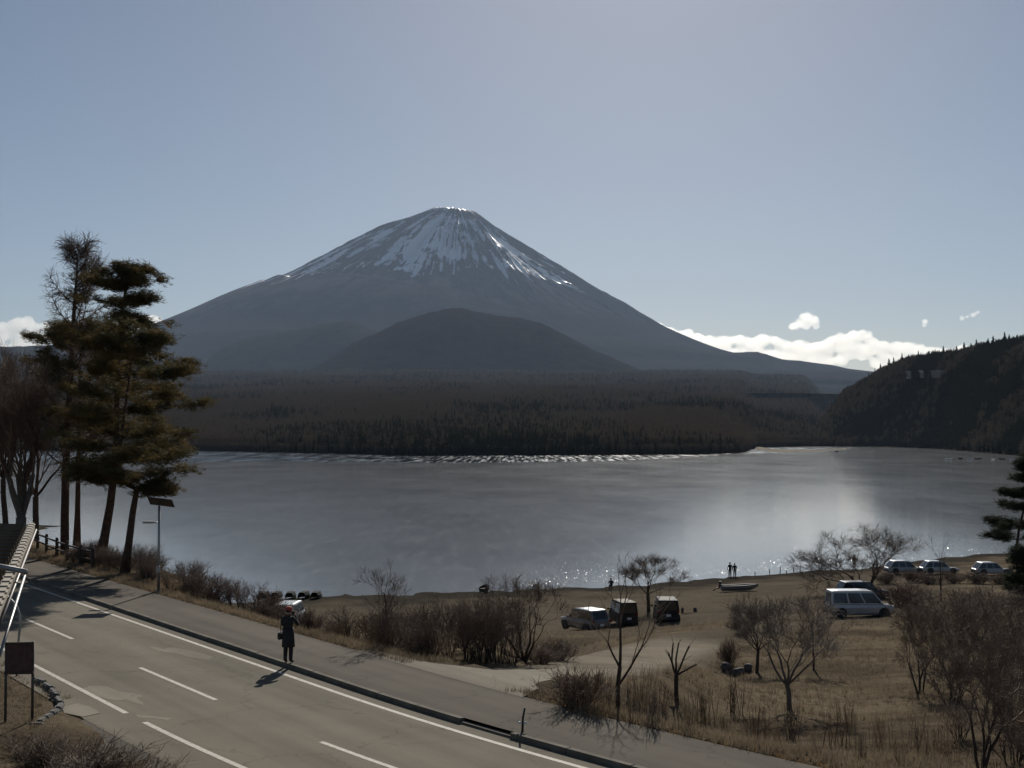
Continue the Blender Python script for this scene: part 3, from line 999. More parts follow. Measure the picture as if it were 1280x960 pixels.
# conifers that stand out on the hill's skyline
srng = np.random.default_rng(5)
ridge_proto = [np_mesh('crown', proto_conifer(40 + i, 260), np.arange(len(proto_conifer(40 + i, 260))).reshape(-1, 3), M['forest_conifer']) for i in range(3)]
bm = bmesh.new(); bm_tube(bm, [(0, 0, -.1), (0, 0, .5), (0, 0, .97)], [.018, .012, .003], 6)
rtr = bpy.data.meshes.new('trunk'); bm.to_mesh(rtr); bm.free(); rtr.materials.append(M['bark'])
for i, px in enumerate([1085, 1096, 1103, 1112, 1118, 1128, 1136, 1147, 1152, 1161, 1170, 1179, 1188, 1197, 1206, 1214, 1223, 1235, 1243, 1255, 1262, 1273]):
    px = px + srng.uniform(-2, 2); cd = float(np.interp(px, crest_px, crest_d)); d0 = float(shore_d(px))
    off = (cd - d0) * srng.uniform(0.96, 1.03); D = d0 + off
    h = srng.uniform(11, 19); w = h * srng.uniform(1.0, 1.5)
    root = empty('conifer', ((px - 640) / FPX * D, D, float(far_z(px, off)) - 0.3))
    root.scale = (w, w, h)
    tag(root, 'dark conifer standing out on the skyline of the wooded hill', 'tree', 'conifers along the hill skyline')
    link(bpy.data.objects.new('trunk', rtr), root); link(bpy.data.objects.new('crown', ridge_proto[i % 3]), root)

# pale cut faces along a ledge of the hill
M['pale_rock'] = simple('pale_rock', (0.34, 0.29, 0.24), 0.95, 0.3, 0.2, spec=0.1)
for (xa, xb, yc, dd, lab) in ((1133, 1139, 468, 250, 'small pale rock face showing through trees on the wooded hill'), (1149, 1155, 467, 250, 'square pale rock face showing through trees on the wooded hill'), (1164, 1190, 467, 240, 'longest pale rock face showing through trees on the wooded hill')):
    Dm = 1500.0
    bm = bmesh.new(); nseg = 8; vrow = []
    for q in range(nseg + 1):
        p = at_y(xa + (xb - xa) * q / nseg, yc, Dm)
        col = []
        for e, (dy, hz) in enumerate(((0, -5), (-1.2, -1), (-0.6, 1.5), (1.0, 2.8 + 1.6 * float(vnoise(q * 1.7, xa, 2))), (9, 2.6))):
            col.append(bm.verts.new((p[0] + srng.uniform(-.4, .4), p[1] + dy + srng.uniform(-.6, .6), p[2] + hz + srng.uniform(-.4, .4))))
        vrow.append(col)
    for a, b in zip(vrow, vrow[1:]):
        for e in range(4): bm.faces.new((a[e], b[e], b[e + 1], a[e + 1]))
    tag(bm_obj('rock_face', bm, M['pale_rock']), lab, 'rock face')

# ------------------------------------------------------------------ clouds low on the horizon
def cloud_mat():
    m = bpy.data.materials.new('cloud_vapour'); m.use_nodes = True
    nt = m.node_tree; nt.nodes.clear()
    o = nt.nodes.new('ShaderNodeOutputMaterial'); v = nt.nodes.new('ShaderNodeVolumePrincipled')
    v.inputs['Color'].default_value = (1.0, 0.985, 0.95, 1)
    v.inputs['Density'].default_value = 0.003
    v.inputs['Anisotropy'].default_value = 0.78
    nt.links.new(v.outputs[0], o.inputs['Volume'])
    return m


M['cloud'] = cloud_mat()
dg = None


def cloud(name, D, puffs, label, vox, seed):
    """puffs: (photo column, photo row, radius in photo pixels) at a real distance"""
    rng = np.random.default_rng(seed)
    bm = bmesh.new()
    u = D / FPX
    c0 = at_y(puffs[len(puffs) // 2][0], puffs[len(puffs) // 2][1], D)
    for (px, py, r) in puffs:
        c = (at_y(px, py, D) - c0) / u
        for q in range(3 if r > 3 else 2):
            j = rng.normal(size=3) * np.array([.35, .6, .22]) * r * (q > 0)
            res = bmesh.ops.create_icosphere(bm, subdivisions=2, radius=r * (1 if q == 0 else rng.uniform(.45, .75)))
            bmesh.ops.scale(bm, vec=(1.05, 1.6, .95), verts=res['verts'])
            bmesh.ops.translate(bm, vec=c + j, verts=res['verts'])
    me = bpy.data.meshes.new(name); bm.to_mesh(me); bm.free()
    tmp = bpy.data.objects.new(name, me); COL.objects.link(tmp)
    rm = tmp.modifiers.new('union', 'REMESH'); rm.mode = 'VOXEL'; rm.voxel_size = vox
    me2 = bpy.data.meshes.new_from_object(tmp.evaluated_get(bpy.context.evaluated_depsgraph_get()))
    bpy.data.objects.remove(tmp)
    V = np.empty(len(me2.vertices) * 3, np.float32); me2.vertices.foreach_get('co', V); V = V.reshape(-1, 3)
    Nn = np.empty(len(me2.vertices) * 3, np.float32); me2.vertices.foreach_get('normal', Nn); Nn = Nn.reshape(-1, 3)
    k = 1 / 9
    dsp = (fbm(V[:, 0] * k + V[:, 1] * k * .7, V[:, 2] * k + V[:, 1] * k * .4, seed, 4, .6) - .5) * 9
    V = (V + Nn * dsp[:, None]) * u
    me2.vertices.foreach_set('co', V.ravel()); me2.update()
    me2.name = name; me2.materials.clear(); me2.materials.append(M['cloud'])
    o = link(bpy.data.objects.new(name, me2))
    o.location = c0
    return tag(o, label, 'cloud')


CD = 34000.0
bank = []
brng = np.random.default_rng(2)
for px in np.arange(815, 1260, 9.0):
    top = np.interp(px, [815, 850, 905, 950, 985, 1010, 1030, 1045, 1065, 1090, 1100, 1120, 1160, 1260], [402, 411, 420, 418, 424, 428, 425, 416, 412, 414, 426, 426, 432, 432])
    for q in range(3):
        r = brng.uniform(6, 10)
        bank.append((px + brng.uniform(-4, 4), top + r + q * 13 + brng.uniform(-2, 3), r))
cloud('cumulus_cloud', CD, bank, 'long bright bank of cumulus cloud behind the mountain foot and wooded hill', 1.9, 3)
cloud('cumulus_cloud', CD - 2500, [(991, 408, 5), (1000, 405, 7), (1009, 398, 6.5), (1018, 402, 7), (1020, 407, 5), (1008, 407, 6)], 'small lone puffy cloud floating above the cloud bank', 1.1, 4)
cloud('cumulus_cloud', CD - 2500, [(1156, 402, 3.6), (1155, 406, 2.6)], 'tiny pale cloud tuft high above the wooded hill', 0.6, 5)
cloud('cumulus_cloud', CD - 2500, [(1203, 398, 3.2), (1209, 396, 3.4), (1216, 393, 3.2), (1221, 390, 2.4)], 'thin slanting wisp of cloud above the wooded hill crest', 0.6, 6)
bank = []
for px in np.arange(-260, 225, 11.0):
    top = np.interp(px, [-260, -100, 0, 30, 60, 90, 130, 160, 180, 200, 225], [410, 402, 402, 396, 402, 398, 402, 398, 394, 396, 401])
    for q in range(3):
        r = brng.uniform(6, 10)
        bank.append((px + brng.uniform(-4, 4), top + r + q * 13 + brng.uniform(-2, 3), r))
cloud('cumulus_cloud', CD, bank, 'bright cloud bank seen through the lakeside pines', 2.2, 7)

# ------------------------------------------------------------------ haze
def haze():
    m = bpy.data.materials.new('haze_air'); m.use_nodes = True
    nt = m.node_tree; nt.nodes.clear()
    o = nt.nodes.new('ShaderNodeOutputMaterial'); v = nt.nodes.new('ShaderNodeVolumePrincipled')
    v.inputs['Color'].default_value = (0.58, 0.75, 1.0, 1)
    v.inputs['Density'].default_value = HAZE_DENSITY
    v.inputs['Anisotropy'].default_value = 0.1
    nt.links.new(v.outputs[0], o.inputs['Volume'])
    bm = bmesh.new()
    bm_box(bm, (0, 12600, 1479.7), (30000, 26800, 2967.4))
    ob = bm_obj('haze', bm, m)
    ob.display_type = 'WIRE'
    return tag(ob, 'thin blue haze in the air over lake and mountain', 'haze', kind='stuff')


HAZE_DENSITY = 1.75e-5
haze()
# ------------------------------------------------------------------ plants: branch skeletons turned into tubes
def tubes(P0, P1, R0, R1, k):
    P0 = np.asarray(P0, float); P1 = np.asarray(P1, float); R0 = np.asarray(R0, float); R1 = np.asarray(R1, float)
    d = P1 - P0; d /= np.linalg.norm(d, axis=1, keepdims=True) + 1e-9
    ref = np.where(np.abs(d[:, 2:3]) < 0.9, np.array([[0, 0, 1.0]]), np.array([[1.0, 0, 0]]))
    a = np.cross(d, ref); a /= np.linalg.norm(a, axis=1, keepdims=True) + 1e-9
    b = np.cross(d, a)
    ang = np.arange(k) * 2 * math.pi / k
    o = a[:, None, :] * np.cos(ang)[None, :, None] + b[:, None, :] * np.sin(ang)[None, :, None]
    V = np.concatenate([P0[:, None] + o * R0[:, None, None], P1[:, None] + o * R1[:, None, None]], 1).reshape(-1, 3)
    n = len(P0); j = np.arange(k); jn = (j + 1) % k
    F = np.stack([j, j + k, jn + k, jn], -1)[None] + (np.arange(n) * 2 * k)[:, None, None]
    return V, F.reshape(-1, 4)


def merge(parts):
    Vs, Fs, o = [], [], 0
    for V, F in parts:
        Vs.append(V); Fs.append(F + o); o += len(V)
    return np.concatenate(Vs), np.concatenate(Fs)


def rot_about(d, ang, az, rng):
    d = d / np.linalg.norm(d)
    a = np.cross(d, [0, 0, 1.0] if abs(d[2]) < .95 else [1.0, 0, 0]); a /= np.linalg.norm(a)
    b = np.cross(d, a)
    return d * math.cos(ang) + (a * math.cos(az) + b * math.sin(az)) * math.sin(ang)


class Skel:
    def __init__(self, seed):
        self.rng = np.random.default_rng(seed); self.seg = []      # (p0, p1, r0, r1, level)

    def limb(self, p, d, L, r, lvl, n=4, up=0.15, wob=0.12, end=0.6):
        """a wandering tapered limb; gives its points and directions"""
        rng = self.rng; p = np.array(p, float); d = np.array(d, float); d /= np.linalg.norm(d)
        pts = [(p, d, r)]
        for i in range(n):
            d = d + rng.normal(size=3) * wob + np.array([0, 0, up]) / n
            d /= np.linalg.norm(d)
            q = p + d * L / n; r1 = r * (1 - (1 - end) / n)
            self.seg.append((p, q, r, r1, lvl)); p, r = q, r1
            pts.append((p, d, r))
        return pts

    def fork(self, p, d, L, r, lvl, maxl, spread=0.55, lr=0.74, kids=2.3, up=0.2, twigs=5, tl=0.35, wob=0.1, side=0.5):
        rng = self.rng
        pts = self.limb(p, d, L * rng.uniform(.8, 1.2), r, lvl, 4 if lvl < 3 else 3, up, wob)
        if lvl >= maxl - 1:
            for i in range(int(twigs)):
                q, dd, _ = pts[rng.integers(1, len(pts))]
                t = rot_about(dd, rng.uniform(.3, 1.0), rng.uniform(0, 6.28), rng)
                self.limb(q, t, tl * rng.uniform(.5, 1.2), max(.006, r * .35), lvl + 1, 2, .12, .2, .4)
        if lvl < maxl:
            q, dd, rr = pts[-1]
            k = int(kids) + (rng.uniform() < kids % 1)
            az = rng.uniform(0, 6.28)
            for i in range(k):
                t = rot_about(dd, spread * rng.uniform(.6, 1.25), az + i * 6.28 / k + rng.normal() * .3, rng)
                self.fork(q, t, L * lr, rr * .8, lvl + 1, maxl, spread, lr, kids, up, twigs, tl, wob, side)
            if rng.uniform() < side:
                q, dd, rr = pts[2]
                t = rot_about(dd, spread * 1.4, rng.uniform(0, 6.28), rng)
                self.fork(q, t, L * lr * .8, rr * .55, lvl + 1, maxl, spread, lr, kids, up, twigs, tl, wob, side)

    def meshes(self, split, mt, mc, scale=1.0):
        """trunk mesh (levels below split) and crown mesh (the rest)"""
        out = []
        for name, sel, k, mat in (('trunk', lambda l: l < split, 7, mt), ('crown', lambda l: l >= split, 3, mc)):
            S = [s for s in self.seg if sel(s[4])]
            if not S: out.append(None); continue
            V, F = tubes([s[0] for s in S], [s[1] for s in S], [s[2] for s in S], [s[3] for s in S], k)
            out.append(np_mesh(name, V * scale, F, mat, True))
        return out

    def top(self):
        return max(s[1][2] for s in self.seg)


def bare_tree(style, seed):
    K = Skel(seed); rng = K.rng
    if style == 'vase':          # short trunk, fan of rising limbs
        pts = K.limb((0, 0, -.1), (rng.normal() * .06, rng.normal() * .06, 1), .95, .085, 0, 4, .1, .08, .8)
        q, d, r = pts[-1]
        for i in range(5):
            t = rot_about(np.array([0, 0, 1.0]), rng.uniform(.3, .75), i * 1.257 + rng.normal() * .25, rng)
            K.fork(q, t, 1.05, r * .62, 1, 5, .42, .72, 2.2, .25, 5, .34, .12, .55)
    elif style == 'slim':        # straight young tree
        pts = K.limb((0, 0, -.1), (0.02, 0, 1), 2.5, .05, 0, 8, .3, .05, .35)
        for q, d, r in pts[3:]:
            for j in range(3):
                t = rot_about(d, rng.uniform(.45, .9), rng.uniform(0, 6.28), rng)
                K.fork(q, t, .62, r * .45, 2, 4, .45, .7, 2.2, .35, 5, .3, .1, .5)
    elif style == 'sparse':      # tall with a few long bare arms
        pts = K.limb((0, 0, -.1), (.04, 0, 1), 1.45, .07, 0, 5, .1, .04, .85)
        q, d, r = pts[-1]
        K.fork(q, (-.02, 0.05, 1), 1.3, r * .8, 1, 4, .4, .72, 1.9, .1, 3, .35, .06, .5)
        K.fork(pts[3][0], (.62, .1, .75), 1.25, r * .7, 1, 4, .38, .72, 1.8, .25, 3, .35, .07, .4)
        K.fork(q, (-.5, -.2, .9), .9, r * .6, 1, 4, .4, .7, 1.9, .2, 3, .35, .07, .4)
    elif style == 'pollard':     # cut-back stems
        pts = K.limb((0, 0, -.1), (0, 0, 1), .75, .075, 0, 3, .05, .05, .9)
        q, d, r = pts[-1]
        for a in ((-.45, .1, 1), (.02, .1, 1), (.5, -.1, 1), (.95, .1, .75), (-.2, -.2, 1)):
            p2 = K.limb(q, a, rng.uniform(.6, 1.0), r * .55, 1, 4, .15, .1, .55)
            for q2, d2, r2 in p2[2:]:
                K.limb(q2, rot_about(d2, rng.uniform(.3, .8), rng.uniform(0, 6.28), rng), rng.uniform(.15, .4), r2 * .5, 2, 2, .2, .1, .4)
    elif style == 'dome':        # wide rounded crown on a clear stem
        pts = K.limb((0, 0, -.1), (.03, .02, 1), 1.5, .1, 0, 4, .1, .05, .8)
        q, d, r = pts[-1]
        for i in range(7):
            e = (.12, .75, .35, .9, .5, .85, .65)[i]
            t = rot_about(np.array([0, 0, 1.0]), e, i * .898 + rng.normal() * .2, rng)
            K.fork(q, t, 1.25 - .35 * e, r * .5, 1, 5, .36, .70, 2.15, .3, 7, .38, .09, .5)
    elif style == 'gnarl':       # several crooked stems from the ground
        for i in range(4):
            a = i * 1.57 + rng.normal() * .3
            K.fork((math.cos(a) * .08, math.sin(a) * .08, -.1), (math.cos(a) * .42, math.sin(a) * .42, 1), 1.35, .075, 0, 5, .5, .72, 2.05, .12, 6, .4, .17, .6)
    elif style == 'thicket':     # shrub: many stems
        for i in range(13):
            a = rng.uniform(0, 6.28); e = rng.uniform(.05, .5)
            K.fork((math.cos(a) * .18, math.sin(a) * .18, -.1), (math.cos(a) * e, math.sin(a) * e, 1), rng.uniform(.7, 1.05), .022, 1, 3, .35, .75, 2.1, .25, 6, .4, .1, .7)
    elif style == 'bush':        # dense low bush
        for i in range(46):
            a = rng.uniform(0, 6.28); e = rng.uniform(0, .95)
            K.fork((math.cos(a) * .2 * e, math.sin(a) * .2 * e, -.08), (math.cos(a) * e, math.sin(a) * e, 1), rng.uniform(.35, .6), .009, 1, 2, .4, .7, 2.2, .15, 6, .28, .13, .6)
    elif style == 'stalks':      # dry weeds
        for i in range(26):
            a = rng.uniform(0, 6.28); e = rng.uniform(0, .3)
            pts = K.limb((rng.normal() * .16, rng.normal() * .16, -.05), (math.cos(a) * e, math.sin(a) * e, 1), rng.uniform(.6, 1.1), .008, 2, 4, .1, .05, .4)
            for q, d, r in pts[2:]:
                K.limb(q, rot_about(d, rng.uniform(.3, .8), rng.uniform(0, 6.28), rng), rng.uniform(.08, .22), .004, 2, 2, .1, .1, .4)
    return K


SPLIT = {'vase': 2, 'slim': 1, 'sparse': 2, 'pollard': 2, 'dome': 2, 'gnarl': 1, 'thicket': 2, 'bush': 2, 'stalks': 2}
_cache = {}


def plant_meshes(style, seed, mt, mc):
    key = (style, seed, mt, mc)
    if key not in _cache:
        K = bare_tree(style, seed)
        t, c = K.meshes(SPLIT[style], M[mt], M[mc])
        S = np.array([s[1] for s in K.seg])
        _cache[key] = (t, c, K.top(), float(np.percentile(np.abs(S[:, 0]), 96)))
    return _cache[key]


def plant(name, style, seed, loc, h, label, cat='tree', group=None, w=None, mt='bark', mc='twig', rz=None):
    t, c, top, half = plant_meshes(style, seed, mt, mc)
    root = empty(name, loc, (seed * 1.7 % 6.28) if rz is None else rz)
    sx = h / top if w is None else w / (2 * half)
    root.scale = (sx, sx, h / top)
    tt_ = None
    if t: tt_ = link(bpy.data.objects.new('trunk' if SPLIT[style] < 3 and style not in ('thicket', 'bush', 'stalks') else 'stems', t), root)
    if c: cc = link(bpy.data.objects.new('crown' if style not in ('thicket', 'bush', 'stalks') else 'twigs', c), root)
    if style in ('thicket', 'bush', 'stalks'):
        for q in root.children: q['kind'] = 'stuff'
    return tag(root, label, cat, group)


def plant_px(name, style, seed, px, py, top, label, cat='tree', group=None, wpx=None, **kw):
    g = ground(px, py)
    k = g[1] / FPX
    return plant(name, style, seed, g, (py - top) * k, label, cat, group, None if wpx is None else wpx * k, **kw)


plant_px('bare_tree', 'slim', 1, 487, 812, 698, 'slender bare young tree rising above the roadside thicket', wpx=62, mc='twig')
for i, (px, py, top, wp) in enumerate(((506, 806, 752, 44), (520, 812, 750, 50), (540, 822, 744, 56), (560, 826, 748, 56), (583, 831, 742, 60), (602, 834, 736, 60), (622, 835, 732, 60), (640, 836, 740, 50), (575, 815, 738, 60), (610, 818, 734, 60))):
    plant_px('bare_shrub', 'thicket', 10 + i % 4, px, py - 5, top, 'tall many-stemmed bare shrub in the thicket beside the driveway', 'shrub', 'thicket along the driveway', wp, mt='bark', mc='twig', rz=i * 1.3)
plant_px('bare_tree', 'gnarl', 21, 655, 826, 710, 'crooked bare tree with arching twigs at the thicket end by the driveway', wpx=105, mc='twig')
plant_px('bare_bush', 'bush', 22, 697, 826, 796, 'low dark mounded bush beside the driveway bend', 'bush', None, 60)
plant_px('bare_bush', 'bush', 23, 676, 830, 806, 'low brown bush at the foot of the crooked bare tree', 'bush', None, 50, mc='twig_red')
plant_px('bare_bush', 'bush', 24, 722, 884, 824, 'dense reddish bush on the grass corner of the driveway', 'bush', None, 74, mc='twig_red')
plant_px('bare_tree', 'sparse', 25, 772, 890, 690, 'tall sparse bare tree with forked arms on the verge', wpx=125, rz=0, mc='twig')
plant_px('bare_tree', 'pollard', 26, 846, 876, 797, 'small cut-back tree with stubby upright branches', wpx=50, rz=0)
plant_px('bare_bush', 'bush', 27, 911, 832, 790, 'upright dark bush behind the three boulders', 'bush', None, 34)
plant_px('bare_tree', 'dome', 28, 946, 842, 748, 'small thin-stemmed bare tree beside the three boulders', wpx=75, mc='twig_grey')
plant_px('bare_tree', 'vase', 29, 987, 889, 742, 'vase-shaped grey bare tree standing alone in the dry grass', wpx=150, mt='bark_grey', mc='twig_grey')
plant_px('bare_tree', 'slim', 30, 1017, 838, 745, 'slim bare sapling behind the vase-shaped tree', wpx=48)
plant_px('bare_tree', 'dome', 31, 811, 764, 688, 'round-crowned bare tree between the dark parked vans', wpx=88, mc='twig')
plant_px('bare_tree', 'gnarl', 38, 1082, 744, 650, 'broad bare tree spreading behind the silver minivan', wpx=150)
plant_px('bare_tree', 'sparse', 34, 1176, 752, 664, 'V-forked bare tree in the thicket by the waterside cars', wpx=70)
plant_px('bare_bush', 'bush', 35, 1128, 758, 718, 'large dark bush ahead of the silver minivan', 'bush', None, 72, mc='twig_red')
plant_px('bare_tree', 'gnarl', 36, 1150, 868, 745, 'bare tree with a leaning double stem on the dry slope', wpx=88)
plant_px('bare_tree', 'gnarl', 37, 1226, 965, 745, 'big dark many-limbed bare tree at the bottom of the dry slope', wpx=165)
for j, (px, py, wp) in enumerate(((1108, 730, 34), (1142, 728, 36), (1163, 731, 34), (1192, 729, 36), (1222, 730, 38), (1250, 731, 36))):
    plant_px('bare_bush', 'bush', 80 + j % 3, px, py, py - 17, 'low dark bush in the row in front of the waterside cars', 'bush', 'bushes before the waterside cars', wp, mc='twig_red' if j % 2 else 'twig', rz=j)
i = 0
for (px, py, top, wp) in ((1165, 800, 742, 60), (1195, 805, 738, 66), (1222, 800, 730, 66), (1252, 806, 740, 66), (1178, 780, 726, 60), (1208, 776, 722, 60), (1240, 780, 726, 60), (1276, 790, 730, 60), (1145, 785, 742, 50), (1205, 840, 770, 70), (1240, 850, 775, 70), (1275, 850, 770, 70), (1300, 820, 760, 70), (1190, 880, 806, 74), (1262, 905, 820, 80), (1295, 900, 810, 80), (1200, 925, 862, 60), (1265, 955, 870, 80), (1300, 965, 870, 80)):
    plant_px('bare_shrub', 'thicket', 40 + i % 4, px, py, top, 'dark bare shrub in the tangle on the slope below the lakeside pine', 'shrub', 'tangled shrubs on the slope', wp, rz=i * 1.1); i += 1
for j, (px, py) in enumerate(((716, 905), (748, 912), (790, 910), (815, 917), (860, 915), (880, 905), (905, 920), (945, 930), (968, 935), (990, 925), (1020, 945), (1045, 935), (1075, 950), (1100, 940), (1125, 955), (1150, 945), (830, 890), (800, 880), (875, 890), (1180, 950), (1060, 915), (920, 895), (760, 870), (740, 895))):
    h = (40, 55, 34, 60)[j % 4]
    plant_px('dry_weed', 'stalks', 50 + j % 3, px, py, py - h, 'clump of tall dry weed stalks along the pavement verge', 'weeds', 'dry weeds along the verge', None, mc='reed' if j % 3 else 'twig', rz=j * .9)
prng = np.random.default_rng(8)
for j in range(34):
    s = -76 + j * 1.16 + prng.uniform(-.4, .4); t = 22.6 + prng.uniform(-.5, 1.4)
    x, y = st_xy(s, t); z = float(ground_z(x, y))
    hh = prng.uniform(.9, 1.75)
    st = 'thicket' if prng.uniform() < .6 else 'bush'
    plant('bare_shrub', st, 60 + j % 4, (float(x), float(y), z), hh, 'low bare shrub in the row along the bank above the lake', 'shrub', 'shrubs along the lake bank', hh * prng.uniform(.9, 1.4), mc='twig_red' if j % 3 == 0 else 'twig', rz=j)
for j in range(8):      # taller reeds behind the standing person
    s = -43.5 + j * .95 + prng.uniform(-.3, .3); t = 22.4 + prng.uniform(-.4, .6)
    x, y = st_xy(s, t); z = float(ground_z(x, y))
    plant('dry_weed', 'stalks', 50 + j % 3, (float(x), float(y), z), prng.uniform(.9, 1.3), 'clump of brown reed stalks on the bank by the standing person', 'weeds', 'reeds on the bank', None, mc='reed', rz=j)


# ------------------------------------------------------------------ evergreens
def tufts(C, rng, n, L, w, up=.35):
    """needle tufts: n thin triangles around every centre"""
    C = np.repeat(np.asarray(C, float), n, 0)
    d = rng.normal(size=C.shape); d[:, 2] = np.abs(d[:, 2]) * up + .1 + d[:, 2] * .25
    d /= np.linalg.norm(d, axis=1, keepdims=True)
    s = np.cross(d, rng.normal(size=C.shape)); s /= np.linalg.norm(s, axis=1, keepdims=True)
    l = L * rng.uniform(.6, 1.25, (len(C), 1)); c = C + rng.normal(size=C.shape) * L * .12
    V = np.stack([c - s * w / 2, c + s * w / 2, c + d * l], 1).reshape(-1, 3)
    return V, np.arange(len(V)).reshape(-1, 3)


def evergreen(name, loc, trunk_pts, r0, limbs, seed, label, mat='needles', pad=.55, dens=30, bark='bark_pine'):
    """limbs: (height along the trunk 0-1, direction, length, drop)"""
    rng = np.random.default_rng(seed)
    root = empty(name, loc)
    tp = np.array(trunk_pts, float)
    u = np.linspace(0, 1, len(tp))
    tube_part('trunk', tp, [r0 * (1 - .86 * q) * (1 + .35 * math.exp(-q * 22)) for q in u], M[bark], root, 9)
    segs = []; C = []
    for (q, az, L, rise) in limbs:
        L = L * .92
        p = np.array([np.interp(q, u, tp[:, i]) for i in range(3)])
        d = np.array([math.cos(az), math.sin(az), rise]); r = max(.02, r0 * (1 - .86 * q) * .42)
        n = 5
        for i in range(n):
            d2 = d / np.linalg.norm(d) + rng.normal(size=3) * np.array([.16, .16, .12]); nx = p + d2 * L / n
            segs.append((p, nx, r, r * .75)); r *= .75
            if i >= 1:
                for sgn in (-1, 1):
                    side = np.array([-d[1], d[0], .15]) * sgn * L * .22 * rng.uniform(.5, 1.1) * (1.2 - i / n) + d * .1
                    tip = nx + side
                    segs.append((nx, tip, r * .5, r * .2))
                    for f in np.linspace(.25, 1.1, 3):
                        c0 = nx + side * f
                        C.append(c0 + rng.normal(size=(dens // 3, 3)) * np.array([pad, pad, pad * .42]) * .6)
                C.append(nx + np.array([0, 0, .08]) + rng.normal(size=(dens // 2, 3)) * np.array([pad, pad, pad * .42]) * .6)
            p = nx
            d = d + np.array([0, 0, .05])
    V, F = tubes([s[0] for s in segs], [s[1] for s in segs], [s[2] for s in segs], [s[3] for s in segs], 4)
    link(bpy.data.objects.new('limbs', np_mesh('limbs', V, F, M[bark], True)), root)['kind'] = 'stuff'
    C = np.concatenate(C)
    C = C[fbm(C[:, 0] * 1.6 + C[:, 2], C[:, 1] * 1.6 + C[:, 2] * 2.2, seed, 3) > .46]
    V, F = tufts(C, rng, 8, .32, .03)
    link(bpy.data.objects.new('crown', np_mesh('crown', V, F, M[mat])), root)
    return tag(root, label, 'tree')


def rel(base, px, py, y=None):
    p = at_y(px, py, base[1] if y is None else y); return np.array([p[0] - base[0], p[1] - base[1], p[2] - base[2]])


def whorls(rng, q0, q1, n, L0, L1, rise=.05, skip=None):
    out = []
    for i in range(n):
        q = q0 + (q1 - q0) * i / (n - 1)
        for j in range(int(rng.integers(2, 4))):
            out.append((min(.99, q + rng.normal() * .008), rng.uniform(0, 6.28), (L0 + (L1 - L0) * i / (n - 1)) * rng.uniform(.65, 1.15), rise + rng.normal() * .06))
    return out


erng = np.random.default_rng(21)
b = ground(128, 702); b = Vector((b[0], b[1], b[2] - .1))
tp = [rel(b, *q) for q in ((124, 704), (131, 670), (138, 630), (143, 590), (146, 540), (146, 480), (149, 430), (153, 385), (160, 350), (166, 338))]
pw = whorls(erng, .34, .66, 11, 4.4, 3.4) + whorls(erng, .70, .98, 7, 2.6, 1.2, .08)
pw += [(.66, math.pi, 4.2, 0), (.68, math.pi * 1.05, 3.4, .05), (.72, 0, 2.6, 0), (.58, 0, 4.3, 0), (.5, .1, 4.6, -.03), (.44, -.2, 4.8, -.05), (.38, .3, 4.6, -.06), (.86, 3.0, 2.8, .05), (.8, 3.2, 2.9, .0)]
evergreen('pine_tree', b, tp, .27, pw, 31, 'tall leaning pine with flat needle tiers between larch and lamp', dens=44)
b = ground(160, 718); b = Vector((b[0], b[1], b[2] - .1))
tp = [rel(b, *q) for q in ((155, 720), (161, 680), (166, 640), (171, 612), (160, 606), (150, 596), (150, 560), (158, 500), (166, 440), (170, 410))]
pw = [(.36, 0.1, 1.6, -.1), (.34, -.4, 1.9, -.12), (.37, .5, 1.3, .1)] + whorls(erng, .5, .97, 13, 3.4, 2.4)
evergreen('pine_tree', b, tp, .2, pw, 32, 'shorter pine with a kinked trunk beside the solar lamp', dens=40)
# larch: bare, upswept limbs with drooping twigs; needle tiers of a neighbour cover its middle
b = ground(82, 694); b = Vector((b[0], b[1], b[2] - .1))
tp = np.array([rel(b, *q) for q in ((81, 700), (81, 650), (82, 600), (84, 540), (88, 480), (91, 420), (93, 380), (95, 355), (97, 325), (98, 312))])
K = Skel(77); rng = K.rng
root = empty('larch_tree', b)
tube_part('trunk', tp, [.26, .24, .225, .20, .17, .13, .10, .07, .035, .015], M['bark_pine'], root, 9)
u = np.linspace(0, 1, len(tp))
for q in np.linspace(.2, .95, 46):
    p = np.array([np.interp(q, u, tp[:, i]) for i in range(3)])
    az = rng.uniform(0, 6.28); L = (4.4 * (1.0 - q) + .7) * rng.uniform(.6, 1.25)
    pts = K.limb(p, (math.cos(az), math.sin(az), .25 + .5 * q), L, .02 + .045 * (1 - q), 1, 6, .45, .08, .25)
    for a, d, r in pts[1:]:
        for j in range(9):
            t = rot_about(d, rng.uniform(.4, 1.1), rng.uniform(0, 6.28), rng); t[2] -= .25
            p2 = K.limb(a, t, rng.uniform(.35, .95), .016, 2, 3, -.15, .15, .4)
            for a2, d2, r2 in p2[1:]:
                K.limb(a2, rot_about(d2, rng.uniform(.4, 1.0), rng.uniform(0, 6.28), rng), rng.uniform(.15, .4), .011, 2, 1, 0, .1, .4)
t_, c_ = K.meshes(2, M['bark_pine'], M['twig'])
link(bpy.data.objects.new('limbs', t_), root)['kind'] = 'stuff'; link(bpy.data.objects.new('crown', c_), root)
tag(root, 'tallest tree, a nearly bare larch with upswept limbs behind the wooden fence', 'tree')
# pine between larch and road, only its dark tiers showing
b = ground(96, 690); b = Vector((b[0] + .5, b[1] + 5, b[2] - .1))
tp = [rel(b, *q) for q in ((96, 684), (97, 640), (98, 580), (99, 520), (100, 460), (102, 425), (103, 415))]
pw = whorls(erng, .44, .97, 12, 4.0, 3.2) + [(.9, math.pi, 3.4, 0), (.82, math.pi * 1.02, 3.2, 0), (.86, .2, 2.6, 0)]
evergreen('pine_tree', b, tp, .2, pw, 33, 'dark pine standing close behind the larch trunk', dens=42)
